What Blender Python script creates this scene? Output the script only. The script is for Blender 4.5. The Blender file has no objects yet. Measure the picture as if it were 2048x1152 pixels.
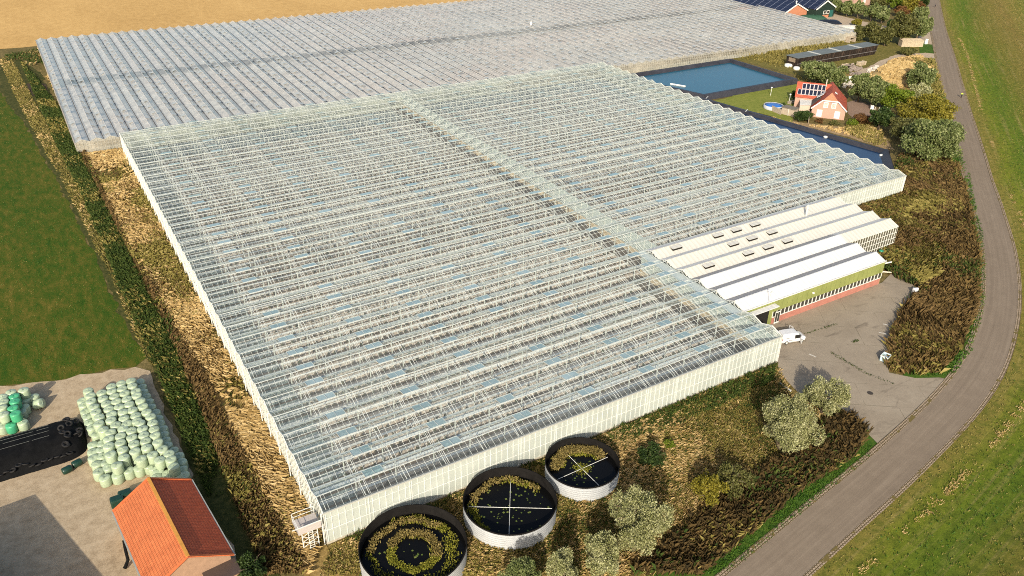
import bpy, bmesh, math, random
import numpy as np
from mathutils import Vector, Matrix
rng = np.random.default_rng(7); random.seed(7)
scene = bpy.context.scene
COL = scene.collection
R_ = math.radians
# ------------------------------------------------------------------ camera survey
YAW, PIT, ROL, FPX = 0.5477, 0.5154, 0.0132, 1611.97
CAM = np.array([-16.057, -64.905, 69.093])
def cam_axes():
    f = np.array([math.sin(YAW)*math.cos(PIT), math.cos(YAW)*math.cos(PIT), -math.sin(PIT)])
    r = np.array([math.cos(YAW), -math.sin(YAW), 0.0]); u = np.cross(r, f)
    c, s = math.cos(ROL), math.sin(ROL)
    return r*c+u*s, -r*s+u*c, f
RX, UX, FX = cam_axes()
def at(u, v, z=0.0):
    """surveyed point of the site: the spot at height z that the photograph shows at pixel u, v"""
    d = (u-1024)/FPX*RX + (576-v)/FPX*UX + FX
    t = (z-CAM[2])/d[2]
    return CAM + t*d
def depth(p): return float((np.asarray(p)-CAM) @ FX)
def pts(l, z=0.0): return [tuple(at(u, v, z)) for u, v in l]

# ------------------------------------------------------------------ tagging
def tag(o, label=None, cat=None, group=None, kind=None):
    if label: o['label'] = label
    if cat: o['category'] = cat
    if group: o['group'] = group
    if kind: o['kind'] = kind
    return o
def thing(name, loc, label, cat, group=None, rz=0.0):
    o = bpy.data.objects.new(name, None); COL.objects.link(o)
    o.location = loc; o.rotation_euler = (0, 0, rz)
    o.empty_display_size = .5
    return tag(o, label, cat, group)
def link(name, me, mat, parent=None):
    o = bpy.data.objects.new(name, me); COL.objects.link(o)
    if mat is not None and not me.materials: me.materials.append(mat)
    if parent is not None: o.parent = parent
    return o
def root_loc(o):
    while o.parent: o = o.parent
    return np.array(o.location)

class MB:
    """collects faces; build() makes one mesh object"""
    def __init__(s): s.v = []; s.f = []
    def poly(s, P):
        n = len(s.v); s.v += [tuple(map(float, p)) for p in P]; s.f.append(tuple(range(n, n+len(P)))); return s
    def raw(s, V, F):
        n = len(s.v); s.v += [tuple(map(float, p)) for p in V]; s.f += [tuple(i+n for i in f) for f in F]; return s
    def hexa(s, B, T):
        """bottom ring and top ring (same count)"""
        n = len(B); k = len(s.v); s.v += [tuple(map(float, p)) for p in list(B)+list(T)]
        s.f.append(tuple(k+i for i in reversed(range(n)))); s.f.append(tuple(k+n+i for i in range(n)))
        for i in range(n):
            j = (i+1) % n; s.f.append((k+i, k+j, k+n+j, k+n+i))
        return s
    def box(s, x0, x1, y0, y1, z0, z1):
        return s.hexa([(x0,y0,z0),(x1,y0,z0),(x1,y1,z0),(x0,y1,z0)], [(x0,y0,z1),(x1,y0,z1),(x1,y1,z1),(x0,y1,z1)])
    def obox(s, c, ax, ay, az):
        """oriented box: centre and half-axis vectors"""
        c, ax, ay, az = map(np.asarray, (c, ax, ay, az))
        return s.hexa([c-ax-ay-az, c+ax-ay-az, c+ax+ay-az, c-ax+ay-az], [c-ax-ay+az, c+ax-ay+az, c+ax+ay+az, c-ax+ay+az])
    def bar(s, a, b, w, h=None, up=(0,0,1)):
        a = np.asarray(a, float); b = np.asarray(b, float); d = b-a; L = np.linalg.norm(d)
        if L < 1e-6: return s
        d /= L; u = np.asarray(up, float); sd = np.cross(d, u)
        if np.linalg.norm(sd) < 1e-4: sd = np.cross(d, (1,0,0))
        sd /= np.linalg.norm(sd); u = np.cross(sd, d); h = w if h is None else h
        return s.obox((a+b)/2, d*L/2, sd*w/2, u*h/2)
    def tube(s, P, r, n=8, cap=True):
        P = [np.asarray(p, float) for p in P]; rs = r if hasattr(r, '__len__') else [r]*len(P)
        k = len(s.v)
        for i, p in enumerate(P):
            d = P[min(i+1, len(P)-1)]-P[max(i-1, 0)]; d = d/(np.linalg.norm(d)+1e-9)
            a = np.cross(d, (0,0,1));
            if np.linalg.norm(a) < 1e-3: a = np.cross(d, (1,0,0))
            a /= np.linalg.norm(a); b = np.cross(d, a)
            for j in range(n):
                t = 2*math.pi*j/n; s.v.append(tuple(p+rs[i]*(a*math.cos(t)+b*math.sin(t))))
        for i in range(len(P)-1):
            for j in range(n):
                j2 = (j+1) % n; s.f.append((k+i*n+j, k+i*n+j2, k+(i+1)*n+j2, k+(i+1)*n+j))
        if cap:
            s.f.append(tuple(k+j for j in reversed(range(n)))); s.f.append(tuple(k+(len(P)-1)*n+j for j in range(n)))
        return s
    def lathe(s, c, prof, n=24):
        """prof: list of (radius, z) about vertical axis through c"""
        k = len(s.v)
        for r, z in prof:
            for j in range(n):
                t = 2*math.pi*j/n; s.v.append((c[0]+r*math.cos(t), c[1]+r*math.sin(t), c[2]+z))
        for i in range(len(prof)-1):
            for j in range(n):
                j2 = (j+1) % n; s.f.append((k+i*n+j, k+i*n+j2, k+(i+1)*n+j2, k+(i+1)*n+j))
        if prof[0][0] > 1e-6: s.f.append(tuple(k+j for j in reversed(range(n))))
        if prof[-1][0] > 1e-6: s.f.append(tuple(k+(len(prof)-1)*n+j for j in range(n)))
        return s
    def mesh(s, name, off=(0,0,0), smooth=False):
        me = bpy.data.meshes.new(name)
        V = np.asarray(s.v, float)-np.asarray(off, float)
        me.from_pydata(V.tolist(), [], s.f); me.update()
        if smooth: me.polygons.foreach_set('use_smooth', [True]*len(me.polygons))
        return me
    def build(s, name, mat, parent=None, smooth=False, local=False, bevel=0):
        off = (0,0,0) if (parent is None or local) else root_loc(parent)
        o = link(name, s.mesh(name, off, smooth), mat, parent)
        if bevel:
            m = o.modifiers.new('bevel', 'BEVEL'); m.width = bevel; m.segments = 2; m.limit_method = 'ANGLE'
        return o

# ------------------------------------------------------------------ materials
class NT:
    def __init__(s, name):
        s.m = bpy.data.materials.new(name); s.m.use_nodes = True; s.t = s.m.node_tree; s.t.nodes.clear()
        s.out = s.t.nodes.new('ShaderNodeOutputMaterial')
    def n(s, typ, **kw):
        nd = s.t.nodes.new(typ)
        for k, v in kw.items():
            if k in nd.inputs.keys() if hasattr(nd.inputs, 'keys') else False:
                s.set(nd.inputs[k], v)
            else: setattr(nd, k, v)
        return nd
    def set(s, inp, v):
        if isinstance(v, bpy.types.NodeSocket): s.t.links.new(v, inp)
        else: inp.default_value = v
    def noise(s, scale, detail=4, rough=.6, vec=None, dist=0.0):
        nd = s.n('ShaderNodeTexNoise'); nd.inputs['Scale'].default_value = scale; nd.inputs['Detail'].default_value = detail
        nd.inputs['Roughness'].default_value = rough; nd.inputs['Distortion'].default_value = dist
        if vec is not None: s.t.links.new(vec, nd.inputs['Vector'])
        return nd.outputs['Fac']
    def pos(s): return s.n('ShaderNodeNewGeometry').outputs['Position']
    def island(s): return s.n('ShaderNodeNewGeometry').outputs['Random Per Island']
    def mapping(s, vec, scale=(1,1,1), rot=(0,0,0)):
        nd = s.n('ShaderNodeMapping'); nd.inputs['Scale'].default_value = scale; nd.inputs['Rotation'].default_value = rot
        s.t.links.new(vec, nd.inputs['Vector']); return nd.outputs['Vector']
    def ramp(s, fac, stops, interp='LINEAR'):
        nd = s.n('ShaderNodeValToRGB'); cr = nd.color_ramp; cr.interpolation = interp
        while len(cr.elements) < len(stops): cr.elements.new(.5)
        for e, (p, c) in zip(cr.elements, stops): e.position = p; e.color = (*c, 1) if len(c) == 3 else c
        s.t.links.new(fac, nd.inputs['Fac']); return nd.outputs['Color']
    def mix(s, fac, a, b, mode='MIX'):
        nd = s.n('ShaderNodeMix', data_type='RGBA', blend_type=mode)
        s.set(nd.inputs[0], fac)
        for i, v in ((6, a), (7, b)):
            s.set(nd.inputs[i], v if isinstance(v, bpy.types.NodeSocket) else (*v, 1))
        return nd.outputs[2]
    def math(s, op, a, b=0.0):
        nd = s.n('ShaderNodeMath', operation=op); s.set(nd.inputs[0], a); s.set(nd.inputs[1], b); return nd.outputs[0]
    def bsdf(s, color, rough=.7, spec=.3, metal=0.0, bump=None, bstr=.3, bdist=.05, trans=None):
        b = s.n('ShaderNodeBsdfPrincipled')
        s.set(b.inputs['Base Color'], color if isinstance(color, bpy.types.NodeSocket) else (*color, 1))
        s.set(b.inputs['Roughness'], rough); b.inputs['Specular IOR Level'].default_value = spec; b.inputs['Metallic'].default_value = metal
        if bump is not None:
            bn = s.n('ShaderNodeBump'); bn.inputs['Strength'].default_value = bstr; bn.inputs['Distance'].default_value = bdist
            s.t.links.new(bump, bn.inputs['Height']); s.t.links.new(bn.outputs['Normal'], b.inputs['Normal'])
        return b
    def done(s, sh):
        s.t.links.new(sh.outputs[0] if hasattr(sh, 'outputs') else sh, s.out.inputs['Surface']); return s.m
def hexc(h):
    h = h.lstrip('#'); c = [int(h[i:i+2], 16)/255 for i in (0, 2, 4)]
    return tuple((x/12.92 if x <= .04045 else ((x+.055)/1.055)**2.4) for x in c)
_mats = {}
def plain(name, color, rough=.6, spec=.3, metal=0.0, var=.12, scale=2.0, bump=0.0):
    """paint-like surface with slight weathering in world scale"""
    if name in _mats: return _mats[name]
    t = NT(name); P = t.pos(); c = np.array(color)
    n1 = t.noise(scale, 5, .65, P); n2 = t.noise(scale*11, 3, .6, P)
    col = t.ramp(n1, [(.3, tuple(c*(1-var))), (.5, tuple(c)), (.72, tuple(np.minimum(c*(1+var), 1)))])
    col = t.mix(.35, col, t.ramp(n2, [(.3, tuple(c*(1-var*1.3))), (.7, tuple(np.minimum(c*(1+var), 1)))]))
    _mats[name] = t.done(t.bsdf(col, rough, spec, metal, n2 if bump else None, bump)); return _mats[name]
def ground(name, stops, s1=.08, s2=1.3, s3=9.0, mixes=(.5, .35), rough=.95, bump=.4, stretch=None, rot=0.0, extra=None):
    """three scales of mottling from one colour ramp"""
    t = NT(name); P = t.pos()
    if stretch: P = t.mapping(P, stretch, (0, 0, rot))
    a = t.noise(s1, 6, .6, P, .4); b = t.noise(s2, 6, .7, P); c = t.noise(s3, 4, .75, P)
    m = t.math('ADD', t.math('MULTIPLY', a, 1-sum(mixes)), t.math('ADD', t.math('MULTIPLY', b, mixes[0]), t.math('MULTIPLY', c, mixes[1])))
    m = t.math('ADD', t.math('MULTIPLY', t.math('SUBTRACT', m, .5), 2.2), .5)
    col = t.ramp(m, stops)
    if extra: col = extra(t, col)
    return t.done(t.bsdf(col, rough, .1, 0, c, bump, .08))
def leafmat(name, cols, rough=.6, trans=.25):
    """foliage whose colour varies from leaf to leaf and clump to clump"""
    t = NT(name); isl = t.island(); P = t.pos()
    n = t.noise(.55, 3, .6, P)
    f = t.math('ADD', t.math('MULTIPLY', isl, .42), t.math('MULTIPLY', n, .68))
    k = len(cols); col = t.ramp(f, [(.12+.8*i/(k-1), c) for i, c in enumerate(cols)])
    b = t.bsdf(col, rough, .25)
    tr = t.n('ShaderNodeBsdfTranslucent'); t.t.links.new(col, tr.inputs['Color'])
    mx = t.n('ShaderNodeMixShader'); mx.inputs[0].default_value = trans
    t.t.links.new(b.outputs[0], mx.inputs[1]); t.t.links.new(tr.outputs[0], mx.inputs[2])
    return t.done(mx)
def glassmat(name, dirt_sky=.12, dcol=(.62,.72,.68), tint=(.93,.98,.96), ior=1.6, rough=.08, panes=None):
    t = NT(name); P = t.pos()
    fr = t.n('ShaderNodeFresnel')
    bf = t.n('ShaderNodeNewGeometry').outputs['Backfacing']          # a thin pane reflects alike from both sides
    t.set(fr.inputs['IOR'], t.math('ADD', ior, t.math('MULTIPLY', bf, 1/ior-ior)))
    gl = t.n('ShaderNodeBsdfGlossy'); gl.inputs['Roughness'].default_value = rough; gl.inputs['Color'].default_value = (.95, 1, .99, 1)
    tp = t.n('ShaderNodeBsdfTransparent'); tp.inputs['Color'].default_value = (*tint, 1)
    df = t.n('ShaderNodeBsdfDiffuse'); df.inputs['Color'].default_value = (*dcol, 1)
    n = t.noise(.35, 5, .65, P)
    n3 = t.noise(.045, 3, .6, P); d = t.math('MULTIPLY', t.math('MULTIPLY', n, n3), dirt_sky*4)
    m1 = t.n('ShaderNodeMixShader'); t.t.links.new(d, m1.inputs[0]); t.t.links.new(tp.outputs[0], m1.inputs[1]); t.t.links.new(df.outputs[0], m1.inputs[2])
    m2 = t.n('ShaderNodeMixShader'); t.t.links.new(fr.outputs[0], m2.inputs[0]); t.t.links.new(m1.outputs[0], m2.inputs[1]); t.t.links.new(gl.outputs[0], m2.inputs[2])
    return t.done(m2)
def sheet(name, P, z, mat, kind='structure', **kw):
    mb = MB(); mb.poly([(p[0], p[1], z) for p in P])
    o = mb.build(name, mat); me = o.data
    bm = bmesh.new(); bm.from_mesh(me); bmesh.ops.triangulate(bm, faces=bm.faces)
    for f in bm.faces:
        if f.normal.z < 0: f.normal_flip()
    bm.to_mesh(me); bm.free()
    return tag(o, kind=kind, **kw)
def wig(P, amp=.4, step=2.0, seed=0, closed=True):
    """subdivide an outline and roughen it, so borders of grass and earth are not ruler straight"""
    r = np.random.default_rng(seed); out = []; n = len(P)
    for i in range(n if closed else n-1):
        a = np.array(P[i][:2]); b = np.array(P[(i+1) % n][:2]); L = np.linalg.norm(b-a); k = max(1, min(60, int(L/step)))
        for j in range(k):
            q = a+(b-a)*j/k
            if j: q = q+r.normal(0, amp, 2)
            out.append((q[0], q[1], 0))
    return out
ONES = 'zero first second third fourth fifth sixth seventh eighth ninth tenth eleventh twelfth thirteenth fourteenth fifteenth sixteenth seventeenth eighteenth nineteenth'.split()
CARD = 'zero one two three four five six seven eight nine ten eleven twelve thirteen fourteen fifteen sixteen seventeen eighteen nineteen'.split()
TENS = {2:'twenty',3:'thirty',4:'forty',5:'fifty',6:'sixty',7:'seventy',8:'eighty',9:'ninety'}
TENTH = {2:'twentieth',3:'thirtieth',4:'fortieth',5:'fiftieth',6:'sixtieth',7:'seventieth',8:'eightieth',9:'ninetieth'}
def ordinal(n):
    if n < 20: return ONES[n]
    return TENTH[n//10] if n % 10 == 0 else TENS[n//10]+'-'+ONES[n % 10]
# ================================================================== ground and roads
def img(u, v): return at(u, v, 0)
BASE = ground('weedy_soil', [(.15, (.035,.03,.012)), (.4, (.09,.075,.025)), (.6, (.17,.13,.05)), (.85, (.30,.23,.10))])
gm = MB(); gm.poly([(-1500,-700,-.02),(2500,-700,-.02),(2500,3000,-.02),(-1500,3000,-.02)])
tag(gm.build('ground', BASE), kind='structure')

STUB = ground('stubble', [(.1, (.30,.18,.062)), (.4, (.45,.28,.100)), (.6, (.53,.34,.128)), (.9, (.62,.42,.17))], .03, .5, 3.5, (.35,.4), stretch=(1, .45, 1), rot=-.35)
st = [(-400,272.5),(-40,274),(-25,276.5),(-10.5,275.5),(105,267),(272,257),(500,250),(1500,250),(1500,1500),(-400,1500)]
sheet('stubble_field', wig(st, .5, 4, 1), .02, STUB)
# a grassy strip across the stubble
DRY = ground('dry_grass_soil', [(.1, (.07,.045,.012)), (.35, (.17,.115,.035)), (.6, (.30,.205,.075)), (.9, (.46,.33,.15))], .12, 1.1, 6)
GRN = ground('meadow', [(.05, (.008,.040,.003)), (.3, (.020,.060,.004)), (.47, (.045,.072,.006)), (.62, (.095,.086,.012)), (.92, (.19,.14,.03))], .05, .55, 5, (.42,.42), stretch=(1.6, .5, 1), rot=.12)
fl = pts([(0,182),(14,205),(48,245),(92,320),(150,430),(205,545),(262,668),(292,716),(270,734),(180,748),(110,762),(0,772)])
a, b = np.array(fl[-1]), np.array(fl[0])
fl += [(-200, a[1]-15, 0), (-200, 290, 0)]
sheet('green_field', wig(fl, .35, 2.5, 2), .02, GRN)
BANK = ground('ditch_bank', [(.1, (.010,.016,.004)), (.4, (.035,.042,.010)), (.65, (.08,.075,.022)), (.9, (.17,.13,.05))], .15, 1.2, 7)
bank = pts([(0,130),(40,118),(85,150),(120,230),(160,310),(210,360),(300,560),(400,760),(470,900),(560,1152)])+[(-2,-40,0),(-8,-40,0),(-9,5,0)]+pts([(392,985),(380,930),(350,850),(318,760),(292,716),(262,668),(205,545),(150,430),(92,320),(48,245),(14,205),(0,182)])
sheet('ditch_bank_soil', wig(bank, .3, 2, 3), .035, BANK)
dry = [( -.2,-.5,0),(-.2,146,0),(-9.8,146.5,0)]+pts([(180,340),(215,420),(262,520),(330,640),(400,760),(455,880),(520,1000),(600,1140)])+[(-3.8,-40,0),(-.2,-40,0)]
sheet('dry_grass_strip', wig(dry, .3, 2, 4), .065, DRY)
# west yard of worn concrete and sand
YARD = ground('yard_concrete', [(.1, (.20,.145,.085)), (.4, (.34,.26,.165)), (.6, (.42,.33,.215)), (.9, (.50,.40,.275))], .12, .9, 7, bump=.2)
yd = pts([(0,772),(110,762),(180,748),(270,734),(300,742),(322,800),(345,850),(370,905),(392,985)])+[(-9.2,17,0),(-9,2,0),(-9,-45,0),(-90,-45,0),(-90,48,0)]
sheet('yard', wig(yd, .25, 1.5, 5), .03, YARD)
# front weed field between glasshouse and road
FRONT = ground('front_weeds', [(.1, (.035,.028,.008)), (.4, (.11,.08,.022)), (.6, (.19,.135,.042)), (.9, (.33,.24,.10))], .12, 1.0, 6)
fw = [(-.2,-.4,0),(70.4,-.4,0)]+pts([(1600,790),(1690,822),(1755,885),(1741,921),(1605,1031),(1475,1145)])+[(20,-45,0),(3,-45,0),(-.2,-40,0)]
sheet('weed_field', wig(fw, .25, 2, 6), .04, FRONT)

# ------------------------------------------------------------------ road
Lpx = [(1475,1145),(1605,1031),(1691,958),(1741,921),(1755,901),(1808,856),(1858,815),(1891,778),(1913,751),(1943,711),(1963,651),(1973,601),(1974,551),(1969,501),(1959,451),(1949,411),(1941,384),(1936,370),(1919,300),(1906,247),(1893,200),(1883,160),(1873,110),(1863,57),(1856,0)]
Rpx = [(1605,1145),(1701,1061),(1785,991),(1851,931),(1908,871),(1948,828),(1988,771),(1993,764),(2016,704),(2029,651),(2036,601),(2033,551),(2028,501),(2016,467),(2003,427),(1991,384),(1984,377),(1966,307),(1949,257),(1933,207),(1919,157),(1906,110),(1889,60),(1876,0)]
def resample(P, n):
    P = np.array(P)[:, :2]; d = np.r_[0, np.cumsum(np.hypot(*np.diff(P, axis=0).T))]
    t = np.linspace(0, d[-1], n); Q = np.c_[np.interp(t, d, P[:,0]), np.interp(t, d, P[:,1])]
    for _ in range(3): Q[1:-1] = (Q[:-2]+2*Q[1:-1]+Q[2:])/4
    return Q
Lw, Rw = resample(pts(Lpx), 160), resample(pts(Rpx), 160)
near = [int(np.argmin(np.linalg.norm(Rw-l, axis=1))) for l in Lw]
Wl = np.array([np.linalg.norm(Rw[k]-l) for k, l in zip(near, Lw)])
Ce = np.array([(l+Rw[k])/2 for k, l in zip(near, Lw)]); Ce = resample([(*c, 0) for c in Ce[3:-3]], 120)
def extend(Q, a, b):
    d0 = Q[0]-Q[5]; d0 /= np.linalg.norm(d0); d1 = Q[-1]-Q[-6]; d1 /= np.linalg.norm(d1)
    return np.vstack([Q[0]+d0*a, Q[0]+d0*a*.5, Q, Q[-1]+d1*b*.5, Q[-1]+d1*b])
Ce = extend(Ce, 60, 400)
T = np.gradient(Ce, axis=0); T /= np.linalg.norm(T, axis=1)[:, None]; NR = np.c_[T[:,1], -T[:,0]]   # to the right of travel (dike side)
Wd = np.array([np.min(np.linalg.norm(Lw-c, axis=1))+np.min(np.linalg.norm(Rw-c, axis=1)) for c in Ce]); Wd[:3] = Wd[4]; Wd[-3:] = Wd[-5]
Wd = np.clip(Wd, 4.2, 7.0); Wd = np.convolve(np.r_[[Wd[0]]*8, Wd, [Wd[-1]]*8], np.ones(17)/17, 'valid')
SL = np.r_[0, np.cumsum(np.linalg.norm(np.diff(Ce, axis=0), axis=1))]
def ribbon(name, offs, zs, mat, kind='structure', us=None):
    """strip along the road: offs = list of arrays/values across"""
    m = len(offs); V = []; F = []; UV = []
    for i in range(len(Ce)):
        for j in range(m):
            o = offs[j][i] if hasattr(offs[j], '__len__') else offs[j]
            q = Ce[i]+NR[i]*o; V.append((q[0], q[1], zs[j])); UV.append((SL[i], o if us is None else us[j]))
    for i in range(len(Ce)-1):
        for j in range(m-1):
            k = i*m+j; F.append((k, k+1, k+m+1, k+m))
    mb = MB(); mb.raw(V, F); o = mb.build(name, mat); me = o.data
    uv = me.uv_layers.new(name='UVMap')
    for lp in me.loops: uv.data[lp.index].uv = UV[lp.vertex_index]
    if me.polygons[0].normal.z < 0: me.flip_normals()
    return tag(o, kind=kind) if kind else o
def road_mat():
    t = NT('asphalt'); uv = t.n('ShaderNodeUVMap').outputs[0]; P = t.pos()
    st = t.mapping(uv, (.03, 1.6, 1)); a = t.noise(1.0, 5, .7, st)          # wheel wear along the lane
    b = t.noise(.5, 6, .7, P); c = t.noise(14, 3, .8, P)
    m = t.math('ADD', t.math('MULTIPLY', a, .45), t.math('ADD', t.math('MULTIPLY', b, .25), t.math('MULTIPLY', c, .3)))
    col = t.ramp(m, [(.25, (.12,.092,.064)), (.5, (.195,.152,.108)), (.75, (.285,.228,.165))])
    return t.done(t.bsdf(col, .9, .2, 0, c, .25, .02))
ribbon('road', [-Wd/2, -Wd/6, Wd/6, Wd/2], [.11]*4, road_mat())
def block_mat():
    t = NT('grass_blocks'); uv = t.n('ShaderNodeUVMap').outputs[0]
    w = t.n('ShaderNodeTexBrick'); t.t.links.new(t.mapping(uv, (1,1,1)), w.inputs['Vector']); w.inputs['Scale'].default_value = 1
    w.inputs['Brick Width'].default_value = .42; w.inputs['Row Height'].default_value = .3; w.inputs['Mortar Size'].default_value = .05
    w.inputs['Color1'].default_value = (.36,.28,.20,1); w.inputs['Color2'].default_value = (.28,.21,.14,1); w.inputs['Mortar'].default_value = (.08,.06,.03,1)
    n = t.noise(.7, 5, .7, t.pos())
    col = t.mix(t.math('GREATER_THAN', n, .57), w.outputs['Color'], (.13,.10,.035))
    return t.done(t.bsdf(col, .9, .1))
BL = block_mat()
ribbon('road_edge_blocks', [-Wd/2-.75, -Wd/2+.02], [.14, .14], BL)
o = ribbon('road_edge_blocks', [Wd/2-.02, Wd/2+.6], [.14, .14], BL)
# dike: grass slope rising beyond the road
def dike_mat():
    t = NT('dike_grass'); uv = t.n('ShaderNodeUVMap').outputs[0]; P = t.pos()
    sx = t.n('ShaderNodeSeparateXYZ'); t.t.links.new(uv, sx.inputs[0]); across = sx.outputs[1]
    w = t.noise(.06, 4, .6, P); w2 = t.noise(.5, 5, .7, t.mapping(uv, (.25, 1, 1)))
    q = t.math('ADD', t.math('DIVIDE', across, 44.0), t.math('MULTIPLY', t.math('SUBTRACT', w, .5), .16))
    q = t.math('ADD', q, t.math('MULTIPLY', t.math('SUBTRACT', w2, .5), .10))
    col = t.ramp(q, [(.04, (.20,.165,.035)), (.10, (.165,.185,.018)), (.20, (.11,.16,.013)), (.30, (.17,.16,.024)), (.50, (.235,.165,.042)), (.66, (.20,.165,.030)), (.74, (.12,.14,.020)), (.84, (.31,.245,.058)), (.97, (.45,.35,.10))])
    ln = t.noise(1.0, 5, .65, t.mapping(uv, (.03, .9, 1)))                   # mown lines along the slope
    col = t.mix(t.ramp(ln, [(.52, (0,0,0)), (.68, (.6,.6,.6))]), col, (.33,.25,.09))
    f = t.noise(5, 5, .8, P); f2 = t.noise(.8, 5, .75, P)
    col = t.mix(t.ramp(f2, [(.40, (.55,.55,.55)), (.56, (0,0,0))]), col, (.055,.085,.008))
    col = t.mix(.5, col, t.ramp(f, [(.3, (.45,.45,.4)), (.7, (1.5,1.5,1.45))]), 'MULTIPLY')
    return t.done(t.bsdf(col, .95, .1, 0, f, .6, .12))
ribbon('dike', [Wd/2+.55, Wd/2+3, Wd/2+7, Wd/2+12, Wd/2+18, Wd/2+24, Wd/2+29, Wd/2+44, Wd/2+62, Wd/2+90], [.02,.25,1.0,2.1,3.6,5.0,5.3,5.4,2.0,0], dike_mat(), us=[0,3,7,12,18,24,29,40,44,44])
VERGE = ground('verge', [(.1, (.012,.04,.005)), (.4, (.035,.085,.010)), (.65, (.075,.115,.016)), (.95, (.16,.14,.04))], .2, 1.2, 7)
i0 = 0
ribbon('verge', [-Wd/2-5.5, -Wd/2-.74], [.055, .055], VERGE)
# reed and weed ground east of the forecourt
REED = ground('reed_ground', [(.1, (.03,.018,.006)), (.4, (.085,.05,.016)), (.6, (.15,.095,.028)), (.9, (.26,.18,.07))], .12, 1.0, 6)
rd = pts([(1795,560),(1745,520),(1790,470),(1700,425),(1800,385),(1790,350),(1800,310),(1900,320),(1925,400),(1955,520),(1955,600),(1925,700),(1880,748),(1830,752),(1775,742),(1778,690),(1802,625),(1832,575)])
sheet('reed_ground', wig(rd, .3, 2, 8), .045, REED)
# forecourt
def court_mat():
    t = NT('forecourt_concrete'); P = t.pos()
    a = t.noise(.12, 6, .65, P, .5); b = t.noise(1.2, 6, .7, P); c = t.noise(12, 3, .8, P)
    m = t.math('ADD', t.math('MULTIPLY', a, .5), t.math('ADD', t.math('MULTIPLY', b, .25), t.math('MULTIPLY', c, .25)))
    col = t.ramp(m, [(.25, (.185,.15,.108)), (.5, (.265,.22,.162)), (.75, (.345,.295,.222))])
    w = t.n('ShaderNodeTexBrick'); t.t.links.new(t.mapping(P, (1,1,1), (0,0,.62)), w.inputs['Vector']); w.inputs['Scale'].default_value = 1
    w.inputs['Brick Width'].default_value = 9.0; w.inputs['Row Height'].default_value = 5.2; w.inputs['Mortar Size'].default_value = .035; w.inputs['Mortar Smooth'].default_value = .2
    n2 = t.noise(.3, 5, .7, P)
    j = t.math('MULTIPLY', w.outputs['Fac'], t.ramp(n2, [(.42, (0,0,0)), (.6, (.8,.8,.8))]))
    col = t.mix(j, col, (.05,.045,.02))
    st = t.noise(.22, 4, .6, t.mapping(P, (1, 2.2, 1)), 1.0)
    col = t.mix(t.ramp(st, [(.58, (0,0,0)), (.72, (.55,.55,.55))]), col, (.10,.08,.06))
    return t.done(t.bsdf(col, .9, .15, 0, c, .2, .02))
fc = pts([(1550,738),(1600,790),(1690,822),(1757,890),(1800,868),(1891,782),(1906,762),(1880,756),(1830,757),(1778,746),(1772,718),(1778,690),(1802,625),(1832,575),(1790,540)])+[(105.5,8.05,0),(72,8.05,0),(70.4,8,0),(70.4,-.4,0)]
sheet('forecourt', fc, .085, court_mat())
# house plot, drive and spoil area on the far side
LAWN = ground('lawn', [(.1, (.08,.115,.016)), (.5, (.17,.19,.035)), (.9, (.28,.25,.07))], .1, .9, 5)
sheet('lawn', wig(pts([(1420,205),(1480,188),(1560,170),(1600,165),(1590,215),(1585,245),(1540,232),(1500,222)]), .3, 2, 9), .04, LAWN)
PLOT = ground('plot_soil', [(.1, (.10,.065,.03)), (.5, (.27,.19,.10)), (.9, (.42,.31,.18))], .15, 1.0, 6)
sheet('house_plot', wig(pts([(1500,222),(1545,236),(1600,245),(1700,255),(1752,240),(1760,262),(1790,300),(1770,298),(1700,275),(1600,250),(1440,205)]), .3, 2, 10), .03, PLOT)
PAVE = ground('brick_paving', [(.1, (.16,.10,.07)), (.5, (.24,.165,.12)), (.9, (.31,.22,.165))], .2, 1.5, 9)
sheet('driveway', pts([(1694,205),(1712,200),(1755,216),(1745,232),(1706,236),(1696,228)]), .05, PAVE)
TRK = ground('track', [(.1, (.26,.20,.14)), (.5, (.38,.30,.21)), (.9, (.50,.41,.30))], .2, 1.3, 7)
sheet('farm_track', wig(pts([(1640,34),(1668,28),(1720,42),(1790,56),(1788,66),(1740,62),(1690,52),(1650,52)]), .3, 3, 11), .06, TRK)
sheet('yard_gravel', wig(pts([(1625,40),(1640,34),(1650,52),(1690,52),(1740,62),(1700,66),(1670,58)]), .3, 3, 12), .03, PLOT)
sheet('spoil_track', wig(pts([(1716,160),(1700,150),(1740,132),(1790,110),(1850,106),(1872,108),(1874,118),(1830,114),(1800,118),(1770,136),(1740,152),(1742,168)]), .3, 2, 13), .085, TRK)
sheet('spoil_ground', wig(pts([(1690,180),(1690,150),(1722,142),(1790,118),(1845,112),(1872,125),(1880,165),(1870,190),(1800,180),(1740,190),(1710,200)]), .3, 2, 14), .045, DRY)
sheet('bridge_apron', pts([(1836,74),(1862,62),(1868,90),(1850,88),(1838,84)]), .085, TRK)
sheet('basin_verge', wig(pts([(1250,142),(1300,128),(1460,110),(1560,92),(1730,72),(1800,58),(1850,80),(1850,108),(1750,125),(1700,150),(1690,178),(1600,165),(1590,150),(1462,116),(1280,148)]), .4, 3, 15), .01, ground('basin_grass', [(.1, (.035,.045,.01)), (.4, (.10,.095,.022)), (.65, (.19,.15,.045)), (.9, (.33,.25,.10))], .12, 1.0, 6))
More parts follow.
